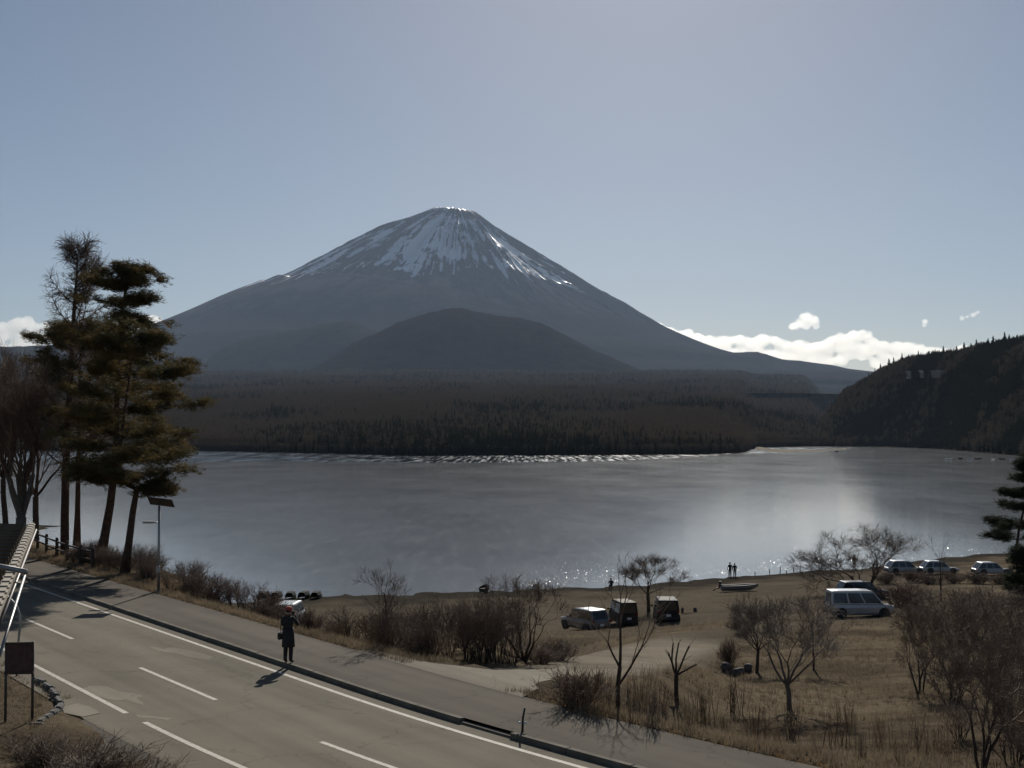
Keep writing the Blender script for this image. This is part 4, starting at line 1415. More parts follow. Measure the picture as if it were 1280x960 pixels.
# many-stemmed bare tree at the canopy corner
b = ground(60, 700); b = Vector((at_y(26, 700, 74)[0], 74, b[2]))
K = Skel(91); rng = K.rng
pts = K.limb((0, 0, -.1), (0, 0, 1), 2.5, .36, 0, 5, .1, .03, .78)
q, d, r = pts[-1]
for i in range(8):
    t = rot_about(np.array([0, 0, 1.0]), rng.uniform(.08, .5), i * .785 + rng.normal() * .2, rng)
    K.fork(q - np.array([0, 0, .25]), t, 2.5, r * .62, 1, 5, .34, .74, 2.1, .2, 9, .8, .07, .6)
t_, c_ = K.meshes(2, M['bark_grey'], M['twig_red'])
root = empty('bare_tree', b)
link(bpy.data.objects.new('trunk', t_), root); link(bpy.data.objects.new('crown', c_), root)
tag(root, 'thick grey many-stemmed bare tree rising behind the slatted canopy', 'tree')
for j, (px, yy, top) in enumerate(((-25, 84, 470), (8, 92, 478), (45, 98, 470))):
    g = at_y(px, 700, yy); zz = float(ground_z(g[0], g[1]))
    plant('bare_tree', 'dome', 93 + j, (g[0], g[1], zz), (700 - top) * yy / FPX + 1.5, ('bare round-crowned tree on the lake bank behind the canopy corner', 'bare tree on the lake bank behind the thick grey stem', 'bare tree on the lake bank behind the wooden fence')[j], w=7.5, mc='twig')
# shrubs round the pine feet
for j, (px, py, top, wp) in enumerate(((148, 712, 678, 40), (180, 716, 676, 38), (108, 706, 678, 34), (96, 706, 684, 30), (212, 738, 705, 30))):
    plant_px('bare_shrub', 'thicket', 60 + j % 4, px, py, top, ('bare shrub between the two pine trunks', 'bare shrub between the kinked pine and the lamp', 'bare shrub against the fence beside the leaning pine', 'small bare shrub against the fence by the larch', 'bare shrub at the foot of the solar lamp')[j], 'shrub', None, wp)
# pine at the waterside
b = ground(1276, 748); b = Vector((b[0], b[1], b[2] - .1))
tp = [rel(b, *q) for q in ((1280, 752), (1273, 720), (1270, 690), (1274, 660), (1284, 620), (1292, 590), (1296, 570))]
wl = []
wr = np.random.default_rng(3)
for q, n_ in ((.42, 4), (.5, 5), (.6, 5), (.68, 4), (.78, 5), (.86, 4), (.93, 4), (.98, 3)):
    for j in range(n_):
        wl.append((q, j * 6.28 / n_ + wr.uniform(-.4, .4), 2.9 * (1.25 - q) * wr.uniform(.8, 1.2), .05))
wl += [(.52, math.pi, 2.6, 0), (.66, math.pi, 1.7, .1), (.9, math.pi, 1.3, .1)]
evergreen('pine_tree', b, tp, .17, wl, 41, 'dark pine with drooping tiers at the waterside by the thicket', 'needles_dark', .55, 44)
b2 = ground(1290, 765)
tp = [(0, 0, -.1), (.05, 0, 1.5), (0, .1, 3.2), (0, 0, 4.4)]
wl = [(q, wr.uniform(0, 6.28), 1.9 * (1.1 - q) + .4, .05) for q in np.linspace(.08, .97, 34)]
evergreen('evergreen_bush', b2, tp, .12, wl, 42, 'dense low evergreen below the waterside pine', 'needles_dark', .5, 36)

# ------------------------------------------------------------------ dry grass
def grass(name, n, pick, h0, h1, label, seed):
    rng = np.random.default_rng(seed)
    X, Y, H = pick(rng, n)
    Z = ground_z(X, Y)
    k = 7
    C = np.repeat(np.stack([X, Y, Z], -1), k, 0); hh = np.repeat(H, k)[:, None]
    a = rng.uniform(0, 6.28, len(C)); sp = rng.uniform(0, .55, len(C))
    C = C + np.stack([rng.normal(size=len(C)) * .06, rng.normal(size=len(C)) * .06, np.full(len(C), -.02)], -1)
    d = np.stack([np.cos(a) * sp, np.sin(a) * sp, np.ones(len(C))], -1) * hh * rng.uniform(.5, 1.2, (len(C), 1))
    s = np.stack([-np.sin(a * 3), np.cos(a * 3), np.zeros(len(C))], -1) * .011
    V = np.stack([C - s, C + s, C + d], 1).reshape(-1, 3)
    o = np_obj(name, V, np.arange(len(V)).reshape(-1, 3), M['grass'])
    return tag(o, label, 'grass', kind='stuff')


def pick_verge(rng, n):
    s = rng.uniform(-85, -8, n); t = 20.75 + np.abs(rng.normal(size=n)) * 1.1
    x, y = st_xy(s, t)
    ok = dist_poly(x, y, drive_xy) > 2.3
    return x[ok], y[ok], rng.uniform(.08, .26, ok.sum())


def pick_slope(rng, n):
    px = rng.uniform(660, 1400, n); y = 30 + 62 * rng.uniform(0, 1, n) ** 1.2; x = (px - 640) / FPX * y
    s, t = xy_st(x, y)
    ok = (t > 20.8) & (dist_poly(x, y, drive_xy) > 2.8) & (fbm(x * .25, y * .5, 4, 4) + rng.uniform(-.12, .12, n) > .47)
    return x[ok], y[ok], rng.uniform(.06, .3, ok.sum()) * (0.6 + fbm(x[ok] * .4, y[ok] * .4, 6, 2))


def pick_near(rng, n):
    s = rng.uniform(-60, -26, n); t = 10.95 - np.abs(rng.normal(size=n)) * 2.0
    x, y = st_xy(s, t)
    px = 640 + FPX * x / y; ok = (s < -36.5) | ((px < 60) & (s < -28))
    return x[ok], y[ok], rng.uniform(.06, .2, ok.sum())


grass('verge_grass', 9000, pick_verge, .1, .3, 'strip of orange dry grass along the pavement edge', 1)
grass('slope_grass', 15000, pick_slope, .1, .3, 'patchy dry grass over the slope down to the beach', 2)
grass('near_grass', 3500, pick_near, .1, .3, 'dry grass round the brown signboard', 3)
# ------------------------------------------------------------------ street furniture
def g3(px, py):
    return ground(px, py)


# solar street lamp
g = g3(198, 740); k = g[1] / FPX
root = empty('solar_street_lamp', g)
tag(root, 'grey solar street lamp with tilted panel and side lamp head', 'street lamp')
H = 106 * k
tube_part('pole', [(0, 0, -.1), (0, 0, H * .5), (0, 0, H)], [.065, .06, .05], M['metal_grey'], root, 12)
tube_part('base_plate', [(0, 0, -.02), (0, 0, .05)], .17, M['metal_grey'], root, 12)
rt = Matrix.Rotation(math.radians(7), 3, 'Y') @ Matrix.Rotation(math.radians(-28), 3, 'X')
M['solar'] = simple('solar_cells', (0.012, 0.014, 0.03), 0.18, 0.2, 12, spec=.6)
pn = box_part('solar_panel', (.08, 0, H + .18), (1.12, .78, .03), M['metal_dark'], root, .006, rt)
for i in range(4):
    for j in range(2):
        c = rt @ Vector((-.39 + i * .26, -.175 + j * .35, .021)) + Vector((.08, 0, H + .18))
        bm = bmesh.new(); bm_box(bm, (0, 0, 0), (.245, .33, .008), rt); bm_obj('solar_cell', bm, M['solar'], pn, loc=c)
tube_part('panel_bracket', [(0, 0, H - .1), (.04, 0, H + .16)], .03, M['metal_dark'], root)
tube_part('arm', [(0, 0, H - .75), (-.3, -.02, H - .72)], .028, M['metal_grey'], root)
hd = box_part('lamp_head', (-.45, -.03, H - .72), (.55, .24, .09), M['metal_grey'], root, .03)
box_part('lens', (-.47, -.03, H - .772), (.42, .18, .015), M['lamp_clear'], hd)
box_part('control_box', (.0, -.09, 1.0), (.16, .12, .3), M['metal_grey'], root, .01)

# wooden fence behind the larch
root = None; posts = []
for px, py in ((36, 682), (47, 686), (58, 691), (71, 697), (84, 702), (101, 707), (116, 712)):
    posts.append(g3(px, py))
root = empty('wooden_fence', posts[3])
tag(root, 'dark wooden post and rail fence between the larch and the leaning pine', 'fence')
pz = Vector(posts[3])
for i, p in enumerate(posts):
    q = Vector(p) - pz
    bm = bmesh.new(); bm_tube(bm, [q + Vector((0, 0, -.2)), q + Vector((0, 0, 1.05)), q + Vector((0, 0, 1.12))], [.10, .095, .05], 8)
    bm_obj('post', bm, M['wood_dark'], root, True)
    if i:
        o = Vector(posts[i - 1]) - pz
        for hgt in (.45, .88):
            bm = bmesh.new(); bm_tube(bm, [o + Vector((0, 0, hgt)), q + Vector((0, 0, hgt))], .055, 7)
            bm_obj('rail', bm, M['wood_dark'], root, True)

# marker stake at the pavement edge
p = at_z(653, 914, WALK_Z)
root = empty('marker_post', (p[0], p[1], WALK_Z))
tag(root, 'short dark marker post with small reflectors on the pavement edge', 'post')
tube_part('post', [(0, 0, -.05), (.01, .02, .3), (.06, .03, .55)], [.03, .027, .022], M['plastic_black'], root)
for dx in (-.07, .07):
    bm = bmesh.new(); bmesh.ops.create_uvsphere(bm, u_segments=12, v_segments=8, radius=.038)
    bm_obj('reflector', bm, M['lamp_clear'], root, True, (dx, -.02, .2))

# slatted canopy at the building's corner
def canopy():
    z = 14.4
    far = np.array(at_z(47, 659, z)); near = np.array(at_z(4, 772, z - .2))
    d = near - far; L = np.linalg.norm(d[:2]); ux = d / np.linalg.norm(d)
    wv = np.array([-ux[1], ux[0], 0]); wv = wv if wv[0] < 0 else -wv
    side = np.array([wv[0], wv[1], 0.02]); side /= np.linalg.norm(side)
    root = empty('canopy', tuple(far - [0, 0, 0]))
    root.location = (far[0], far[1], 9.3)
    o = np.array([far[0], far[1], 9.3])
    tag(root, 'grey slatted canopy roof on posts with pale scalloped edge trim', 'canopy')
    Wd = 5.2; n = 22
    for i in range(n):
        c = far + ux * (.25 + (L + 1.5) * i / n) - o
        a = c + side * .25; b = c + side * Wd
        R = Matrix((Vector(ux), Vector(side), Vector(np.cross(ux, side)))).transposed()
        R = R @ Matrix.Rotation(math.radians(24), 3, 'Y')
        bm = bmesh.new(); bm_box(bm, (0, 0, 0), (.52, Wd - .25, .03), R)
        bm_obj('slat', bm, M['slat'], root, loc=tuple((a + b) / 2))
    # edge beam and scalloped trim
    a = far - o; b = far + ux * (L + 1.5) - o
    R0 = Matrix((Vector(ux), Vector(side), Vector(np.cross(ux, side)))).transposed()
    bm = bmesh.new(); bm_box(bm, (0, 0, 0), (L + 1.5, .12, .1), R0); beam = bm_obj('edge_beam', bm, M['trim'], root, loc=tuple((a + b) / 2 + side * .12))
    for i in range(26):
        c = far + ux * (.2 + (L + 1.2) * i / 26) - o + np.array([0, 0, .07])
        bm = bmesh.new(); bm_box(bm, (0, 0, 0), (.4, .15, .06), R0, .025); bm_obj('trim_tile', bm, M['trim'], beam, loc=tuple(c + side * .12 - np.array(beam.location)))
    tube_part('gutter', [a + side * .03 + [0, 0, -.06], b + side * .03 + [0, 0, -.06]], .025, M['metal_dark'], root, 10)
    c = far - o
    tube_part('handrail', [c + side * .95 + [0, 0, .1] + ux * .2, c + side * 1.05 + [0, 0, .16] + ux * L * .6, c + side * 1.15 + [0, 0, .2] + ux * (L + 1.4)], .035, M['metal_grey'], root)
    tube_part('cross_pipe', [c + ux * L * .62 + side * 1.0 + [0, 0, .22], c + ux * L * .70 - side * .12 + [0, 0, .1]], .04, M['metal_grey'], root)
    tube_part('stay', [c + ux * (L * .70) - side * .1 + [0, 0, .05], c + ux * (L + .7) - side * .0 + [0, 0, -.35]], .02, M['metal_grey'], root)
    for q in (.15, .95):
        pp = c + ux * L * q + side * (Wd - .3)
        tube_part('post', [(pp[0], pp[1], -.1), (pp[0], pp[1], pp[2] - .05)], .07, M['metal_grey'], root)
    for q in (.15, .95):
        pp = c + ux * L * q
        tube_part('bearer', [pp + side * .15 + [0, 0, -.1], pp + side * Wd + [0, 0, -.1]], .05, M['metal_grey'], root)


M['slat'] = simple('weathered_slat', (0.10, 0.098, 0.088), 0.6, 0.25, 3, metal=.2)
M['trim'] = simple('pale_trim', (0.30, 0.26, 0.20), 0.7, 0.25, 4)
canopy()

# hooked pale pole beside the road
p = at_z(21, 845, 9.3)
root = empty('hooked_pole', (p[0], p[1], 9.28))
k = p[1] / FPX
pts = [(0, 0, -.1), (.02, 0, .9), (.08, 0, 1.5), (.06, 0, 1.85), (-.06, 0, 2.12), (-.28, 0, 2.34), (-.55, 0, 2.48)]
tube_part('pole', pts, .035, M['metal_grey'], root, 10)
tag(root, 'thin grey pole with a curved hooked top beside the brown signboard', 'pole')

# brown signboard seen from behind
p = at_z(26, 905, 9.32)
root = empty('signboard', (p[0], p[1], 9.32), 0.12)
tag(root, 'brown notice board on two dark posts in the dry grass', 'signboard')
k = p[1] / FPX
M['sign_brown'] = simple('sign_back', (0.085, 0.045, 0.04), 0.8, .3, 6)
bd = box_part('board', (-.05, 0, 1.62), (.64, .035, .72), M['sign_brown'], root, .008)
box_part('board_frame', (-.05, -.028, 1.99), (.7, .05, .05), M['wood_dark'], bd)
box_part('board_frame', (-.05, -.028, 1.25), (.7, .05, .05), M['wood_dark'], bd)
for x_ in (-.38, .26):
    tube_part('post', [(x_, .04, -.1), (x_, .04, 2.02)], .035, M['metal_dark'], root)

# kerb stones round the near verge
root = tag(empty('verge_edging'), 'dark rounded edging stones curving round the dry verge', 'edging')
ep = np.array([(46, 851), (57, 857), (66, 865), (73, 876), (76, 884), (70, 891), (62, 897), (54, 902), (46, 908)], float)
for i, q in enumerate(np.linspace(0, len(ep) - 1, 26)):
    px, py = np.interp(q, range(len(ep)), ep[:, 0]), np.interp(q, range(len(ep)), ep[:, 1])
    p = at_z(px, py, 9.32); p2 = at_z(px + np.interp(q + .3, range(len(ep)), ep[:, 0]) - px + .01, np.interp(q + .3, range(len(ep)), ep[:, 1]), 9.32)
    bm = bmesh.new(); bm_box(bm, (0, 0, 0), (.34, .16, .2), None, .03)
    for v in bm.verts: v.co += Vector((random.Random(i * 31 + v.index).uniform(-.012, .012), random.Random(i * 17 + v.index).uniform(-.012, .012), 0))
    bm_obj('edging_stone', bm, M['stone'], root, False, (p[0], p[1], 9.30 + .02 * (i % 3))).rotation_euler = (0, 0, math.atan2(p2[1] - p[1], p2[0] - p[0]) + .1 * (i % 3 - 1))

# bushes close below the camera
for (px, py, r, st, lab) in ((48, 958, .85, 1, 'dark leafless bush at the edge of the lay-by'), (115, 982, 1.05, 2, 'wide dark bush in front of the lay-by'), (170, 988, .8, 3, 'low brown bush at the lay-by corner')):
    p = at_z(px, py, 9.3)
    plant('bare_bush', 'bush', 70 + st, (p[0], p[1], 9.25), r * 1.05, lab, 'bush', None, r * 1.9, mc='twig' if st != 3 else 'reed')

# three boulders and two stone posts
def boulder(name, px, py, wpx, hpx, seed, label, cat='boulder', group=None, mat='stone'):
    g = g3(px, py); k = g[1] / FPX
    bm = bmesh.new(); bmesh.ops.create_icosphere(bm, subdivisions=3, radius=1)
    rr_ = random.Random(seed); ph = [rr_.uniform(0, 6) for _ in range(6)]
    for v in bm.verts:
        c = v.co.normalized()
        f = 1 + .12 * math.sin(3 * c.x + ph[0]) * math.cos(2.6 * c.y + ph[1]) + .08 * math.sin(6 * c.z + ph[2] + 4 * c.x) + .05 * math.sin(11 * c.y + ph[3])
        m_ = max(abs(c.x), abs(c.y), abs(c.z))
        v.co = c * f * (.72 + .28 / m_ * .8)
    bmesh.ops.scale(bm, vec=(wpx * k / 2, wpx * k / 2.3, hpx * k / 1.75), verts=bm.verts)
    o = bm_obj(name, bm, M[mat], None, True, (g[0], g[1], g[2] + hpx * k * .38))
    return tag(o, label, cat, group)


boulder('boulder', 907, 839, 14, 12, 1, 'dark squarish boulder directly under the upright bush')
boulder('boulder', 923, 845, 15, 10, 2, 'lighter low boulder between two darker boulders')
boulder('boulder', 935, 839, 10, 10, 3, 'small dark boulder beside the thin-stemmed bare tree')
boulder('stone_post', 853, 766, 4, 7, 4, 'small dark stone beside the larger dark van', 'stone', 'small stones by the vans')
boulder('stone_post', 869, 765, 5, 6, 5, 'small dark stone standing alone on the open gravel', 'stone')

# ------------------------------------------------------------------ boats
def hull(bm, L, W, Hh, n=11, flat_stern=True):
    rings = []
    for i in range(n):
        q = i / (n - 1); x = -L / 2 + L * q
        w = W / 2 * (0.82 + .18 * math.sin(min(1, q * 2) * math.pi / 2)) * (1 - max(0, (q - .5) / .5) ** 2.2 * .97)
        zb = .02 + Hh * .75 * max(0, (q - .6) / .4) ** 2; zt = Hh * (1 + .28 * q * q)
        rings.append([bm.verts.new(v) for v in ((x, 0, zb), (x, w * .62, zb + .03), (x, w * .95, zb + (zt - zb) * .5), (x, w, zt), (x, w * .9, zt), (x, w * .84, zb + (zt - zb) * .5), (x, w * .5, zb + .07), (x, 0, zb + .06),
                                                  (x, -w * .5, zb + .07), (x, -w * .84, zb + (zt - zb) * .5), (x, -w * .9, zt), (x, -w, zt), (x, -w * .95, zb + (zt - zb) * .5), (x, -w * .62, zb + .03))])
    m = len(rings[0])
    for a, b in zip(rings, rings[1:]):
        for j in range(m): bm.faces.new((a[j], a[(j + 1) % m], b[(j + 1) % m], b[j]))
    bm.faces.new(rings[0][:8] + rings[0][8:])
    bm.faces.new(list(reversed(rings[-1])))


def rowboat(px, py, L, W, Hh, rz, mat, label, group=None, motor=False, loc=None, name='rowing_boat', thwarts=2, tip=0):
    g = g3(px, py) if loc is None else loc
    root = empty(name, (g[0], g[1], g[2] + (.02 if tip == 0 else Hh * 1.2)), rz)
    root.rotation_euler = (tip, 0, rz)
    bm = bmesh.new(); hull(bm, L, W, Hh); bm_obj('hull', bm, mat, root)
    for i in range(thwarts):
        x = -L * .25 + i * L * .3
        box_part('thwart', (x, 0, Hh * .72), (.2, W * .78, .03), M['wood_dark'], root)
    if motor:
        mo = tube_part('outboard_motor', [(-L / 2 - .12, 0, Hh + .38), (-L / 2 - .14, 0, Hh + .05), (-L / 2 - .3, 0, .2)], [.15, .12, .05], M['plastic_black'], root)
        tube_part('propeller_shaft', [(-L / 2 - .25, 0, .35), (-L / 2 - .85, 0, .05)], .05, M['plastic_black'], mo)
    return tag(root, label, 'boat', group)


M['hull_grey'] = simple('hull_grey', (0.16, 0.155, 0.145), .55, .2, 4)
M['hull_dark'] = simple('hull_dark', (0.022, 0.026, 0.028), .9, .3, 4, spec=.08)
M['hull_white'] = simple('hull_white', (0.75, 0.75, 0.72), .4, .1, 4)
rowboat(925, 739, 3.6, 1.35, .55, .06, M['hull_grey'], 'grey beached dinghy with a dark outboard motor', motor=True)
for i, px in enumerate((331, 347, 364, 381, 396)):
    rowboat(px, 748, 2.6, 1.0, .62, 1.52 + .05 * (i % 3 - 1), M['hull_dark'], 'dark upturned rowing boat in the row at the waterline', 'rowing boats at the waterline', tip=math.pi, name='upturned_boat')
rowboat(606, 741, 1.9, .9, .6, 1.3, M['hull_dark'], 'small dark boat alone at the waterline behind the thicket')
for i, (px, py) in enumerate(((1186, 574.5), (1200, 574), (1212, 574.6), (1223, 574.2), (1241, 574.8), (1252, 574.5), (1266, 575), (1046, 565), (1090, 563.5))):
    p = at_z(px, py, .05)
    rowboat(0, 0, 4.2, 1.6, .7, i * 1.9, M['hull_white' if i % 2 == 0 else 'hull_dark'], ('white' if i % 2 == 0 else 'dark') + (' small boat moored off the foot of the wooded hill' if i < 7 else ' small boat lying off the sand spit'), 'boats moored across the lake', loc=(p[0], p[1], .0))


# ------------------------------------------------------------------ vehicles
def quad_panel(name, pts, mat, parent, off):
    """thin solid panel a little proud of a surface"""
    P = [Vector(p) for p in pts]
    n = (P[1] - P[0]).cross(P[3] - P[0]).normalized()
    if n.dot(Vector(off)) < 0: P.reverse(); n = -n
    bm = bmesh.new()
    a = [bm.verts.new(p + n * .012) for p in P]; b = [bm.verts.new(p - n * .01) for p in P]
    bm.faces.new(a); bm.faces.new(list(reversed(b)))
    for i in range(len(P)): bm.faces.new((b[i], b[(i + 1) % len(P)], a[(i + 1) % len(P)], a[i]))
    return bm_obj(name, bm, mat, parent)


def vehicle(name, loc, rz, L, W, H, paint, label, style='van', tilt=0.0):
    root = empty(name, loc, rz)
    root.rotation_euler = (0, tilt, rz)
    tag(root, label, name.split('_')[-1] if name.split('_')[-1] in ('car', 'van', 'minivan') else 'car')
    hw = W / 2; belt = H * (.50 if style != 'suv' else .55); zb = .2
    if style == 'van': hood, rake_f, rake_r = .80, .75, .12
    elif style == 'kei': hood, rake_f, rake_r = .35, .45, .06
    elif style == 'suv': hood, rake_f, rake_r = 1.05, .65, .35
    else: hood, rake_f, rake_r = 1.15, .75, .6
    # lower body: stations along x
    st = [(-L / 2, .80, .92), (-L / 2 + .12, .93, 1.0), (-L * .2, 1.0, 1.0), (L * .15, 1.0, 1.0), (L / 2 - hood, 1.0, .99), (L / 2 - hood * .45, .97, .90), (L / 2 - .12, .90, .82), (L / 2, .74, .62)]
    bm = bmesh.new(); rings = []
    for x, ws, hs in st:
        w = hw * ws; zt = zb + (belt - zb) * hs; lo = zb + (.06 if abs(x) > L / 2 - .2 else 0)
        rings.append([bm.verts.new(v) for v in ((x, -w * .9, lo), (x, -w, lo + .16), (x, -w * 1.0, zb + (zt - zb) * .7), (x, -w * .95, zt), (x, w * .95, zt), (x, w * 1.0, zb + (zt - zb) * .7), (x, w, lo + .16), (x, w * .9, lo))])
    for a, b in zip(rings, rings[1:]):
        for j in range(8): bm.faces.new((a[j], b[j], b[(j + 1) % 8], a[(j + 1) % 8]))
    bm.faces.new(rings[0]); bm.faces.new(list(reversed(rings[-1])))
    bmesh.ops.recalc_face_normals(bm, faces=bm.faces)
    body = bm_obj('body', bm, paint, root)
    bv = body.modifiers.new('edge', 'BEVEL'); bv.width = .035; bv.segments = 2; bv.limit_method = 'ANGLE'
    # cabin
    x0b, x1b = -L / 2 + .06, L / 2 - hood + .05; x0t, x1t = x0b + rake_r, x1b - rake_f
    wb, wt = hw * .95, hw * .80; zr = H
    zc = belt - .02
    bm = bmesh.new()
    lowv = [(x0b, -wb, zc), (x1b, -wb, zc), (x1b, wb, zc), (x0b, wb, zc)]
    topv = [(x0t, -wt, zr - .03), (x1t, -wt, zr - .05), (x1t, wt, zr - .05), (x0t, wt, zr - .03)]
    a = [bm.verts.new(v) for v in lowv]; b = [bm.verts.new(v) for v in topv]
    for i in range(4): bm.faces.new((a[i], a[(i + 1) % 4], b[(i + 1) % 4], b[i]))
    bm.faces.new(list(reversed(a)))
    m1 = [bm.verts.new(((x0t * .8 + x1t * .2), s_ * wt * .8, zr)) for s_ in (-1, 1)] ; m2 = [bm.verts.new(((x0t * .25 + x1t * .75), s_ * wt * .8, zr)) for s_ in (1, -1)]
    t = [m1[0], m2[1], m2[0], m1[1]]
    for i in range(4): bm.faces.new((b[i], b[(i + 1) % 4], t[(i + 1) % 4], t[i]))
    bm.faces.new(t)
    bmesh.ops.recalc_face_normals(bm, faces=bm.faces)
    cab = bm_obj('cabin', bm, paint, root)
    bv = cab.modifiers.new('edge', 'BEVEL'); bv.width = .05; bv.segments = 3; bv.limit_method = 'ANGLE'
    lv, tv = [Vector(v) for v in lowv], [Vector(v) for v in topv]

    def on(i, j, u, v):            # point on the cabin side between corners i and j
        lo = lv[i].lerp(lv[j], u); hi = tv[i].lerp(tv[j], u)
        return lo.lerp(hi, v)
    quad_panel('windscreen', [on(1, 2, .07, .08), on(1, 2, .93, .08), on(1, 2, .93, .90), on(1, 2, .07, .90)], M['glass'], root, (1, 0, .5))
    quad_panel('rear_window', [on(3, 0, .1, .15), on(3, 0, .9, .15), on(3, 0, .88, .85), on(3, 0, .12, .85)], M['glass'], root, (-1, 0, .2))
    cuts = ((.04, .33), (.36, .64), (.67, .97)) if L > 3.9 else ((.06, .48), (.52, .96))
    for i, j, sgn in ((0, 1, -1), (3, 2, 1)):
        for u0, u1 in cuts:
            quad_panel('side_window', [on(i, j, u0, .12), on(i, j, u1, .12), on(i, j, u1, .86), on(i, j, u0, .86)], M['glass'], root, (0, sgn, .2))
    R_ = .32 if L > 3.9 else .28
    for sx in (-1, 1):
        for sy in (-1, 1):
            cx = sx * (L / 2 - (.78 if L > 3.9 else .55)) ; cyy = sy * (hw - .11)
            bm = bmesh.new()
            bm_tube(bm, [(cx, cyy - .1, R_), (cx, cyy - .085, R_), (cx, cyy + .085, R_), (cx, cyy + .1, R_)], [R_ - .05, R_, R_, R_ - .05], 20)
            wh = bm_obj('wheel', bm, M['tyre'], root)
            bm = bmesh.new(); bm_tube(bm, [(cx, cyy + sy * .095, R_), (cx, cyy + sy * .113, R_)], [R_ * .62, R_ * .5], 16); bm_obj('rim', bm, M['rim'], wh)
            bm = bmesh.new()     # dark arch
            bm_tube(bm, [(cx, sy * (hw - .02), R_ + .03), (cx, sy * (hw + .006), R_ + .03)], R_ + .06, 20); bm_obj('wheel_arch', bm, M['plastic_black'], root)
    for sy in (-1, 1):
        box_part('headlight', (L / 2 - .1, sy * hw * .66, belt * .80), (.16, hw * .36, .14), M['lamp_clear'], root, .03)
        box_part('tail_light', (-L / 2 + .02, sy * hw * .82, belt * .95 + .05), (.07, .11, .22), M['lamp_red'], root, .02)
        box_part('mirror', (x1b - rake_f * .35, sy * (hw + .08), belt + .1), (.1, .17, .15), paint, root, .03)
    box_part('bumper', (L / 2 - .02, 0, zb + .2), (.1, W * .72, .22), M['plastic_black'], root, .03)
    box_part('bumper', (-L / 2 + .02, 0, zb + .2), (.1, W * .8, .22), M['plastic_black'], root, .03)
    box_part('number_plate', (-L / 2 - .035, 0, zb + .42), (.015, .33, .165), M['hull_white'], root)
    return root


def paint(name, c, rough=.28, metal=.3):
    return simple(name, c, rough, .06, 2, metal=metal, coat=.8 if rough < .5 else 0, spec=.5 if rough < .5 else .2)


PA = {'pale': paint('pale_paint', (0.36, 0.36, 0.35), .35, 0), 'silver': paint('silver_paint', (0.42, 0.42, 0.41)), 'white': paint('white_paint', (0.72, 0.72, 0.7), .3, 0), 'black': paint('black_paint', (0.02, 0.02, 0.024)), 'grey': paint('grey_paint', (0.15, 0.15, 0.155)), 'matt_black': paint('matt_black_paint', (0.025, 0.024, 0.024), .75, 0), 'brown': paint('brown_paint', (0.05, 0.034, 0.026), .75, 0)}
vehicle('minivan', g3(1074, 771), .06, 4.5, 1.72, 1.86, PA['silver'], 'silver minivan parked side-on beside the broad bare tree', 'van')
g = g3(1078, 749); vehicle('parked_car', g, .12, 4.2, 1.72, 1.5, PA['black'], 'dark car parked behind the silver minivan', 'suv')
vehicle('parked_car', g3(731, 788), 2.15, 4.1, 1.74, 1.66, PA['grey'], 'dark grey car with a sun glint on the gravel by the thicket', 'suv')
vehicle('parked_van', g3(779, 780), 1.75, 3.4, 1.5, 1.8, PA['brown'], 'dark brown narrow van parked beside the round-crowned tree', 'kei')
vehicle('parked_van', g3(833, 776), 1.55, 3.5, 1.72, 1.72, PA['matt_black'], 'boxy black van showing its rear near the beached dinghy', 'kei')
vehicle('parked_car', g3(1131, 717), .1, 4.3, 1.7, 1.5, PA['pale'], 'white car at the waterside behind the large dark bush', 'car')
vehicle('parked_car', g3(1174, 717), .05, 4.1, 1.7, 1.45, PA['silver'], 'silver car at the waterside beside the V-forked bare tree', 'car')
vehicle('parked_car', g3(1240, 719), .08, 4.1, 1.7, 1.42, PA['pale'], 'pale car at the waterside beside the dark pine', 'car')
vehicle('parked_car', g3(362, 779), 1.5, 3.5, 1.55, 1.5, PA['white'], 'small white car on the beach below the bank, behind the standing person', 'kei')


# ------------------------------------------------------------------ people
def skin_mesh(verts, edges, rad, root=0, sub=2):
    me = bpy.data.meshes.new('figure')
    bm = bmesh.new(); lay = bm.verts.layers.skin.verify()
    bv = [bm.verts.new(v) for v in verts]
    for i, (v, r) in enumerate(zip(bv, rad)):
        r = r if hasattr(r, '__len__') else (r, r)
        v[lay].radius = r; v[lay].use_root = (i == root)
    for a, b in edges: bm.edges.new((bv[a], bv[b]))
    bm.to_mesh(me); bm.free()
    o = bpy.data.objects.new('figure', me); COL.objects.link(o)
    md = o.modifiers.new('skin', 'SKIN'); md.use_smooth_shade = True
    sb = o.modifiers.new('smooth', 'SUBSURF'); sb.levels = sub
    dgr = bpy.context.evaluated_depsgraph_get()
    out = bpy.data.meshes.new_from_object(o.evaluated_get(dgr))
    bpy.data.objects.remove(o)
    return out


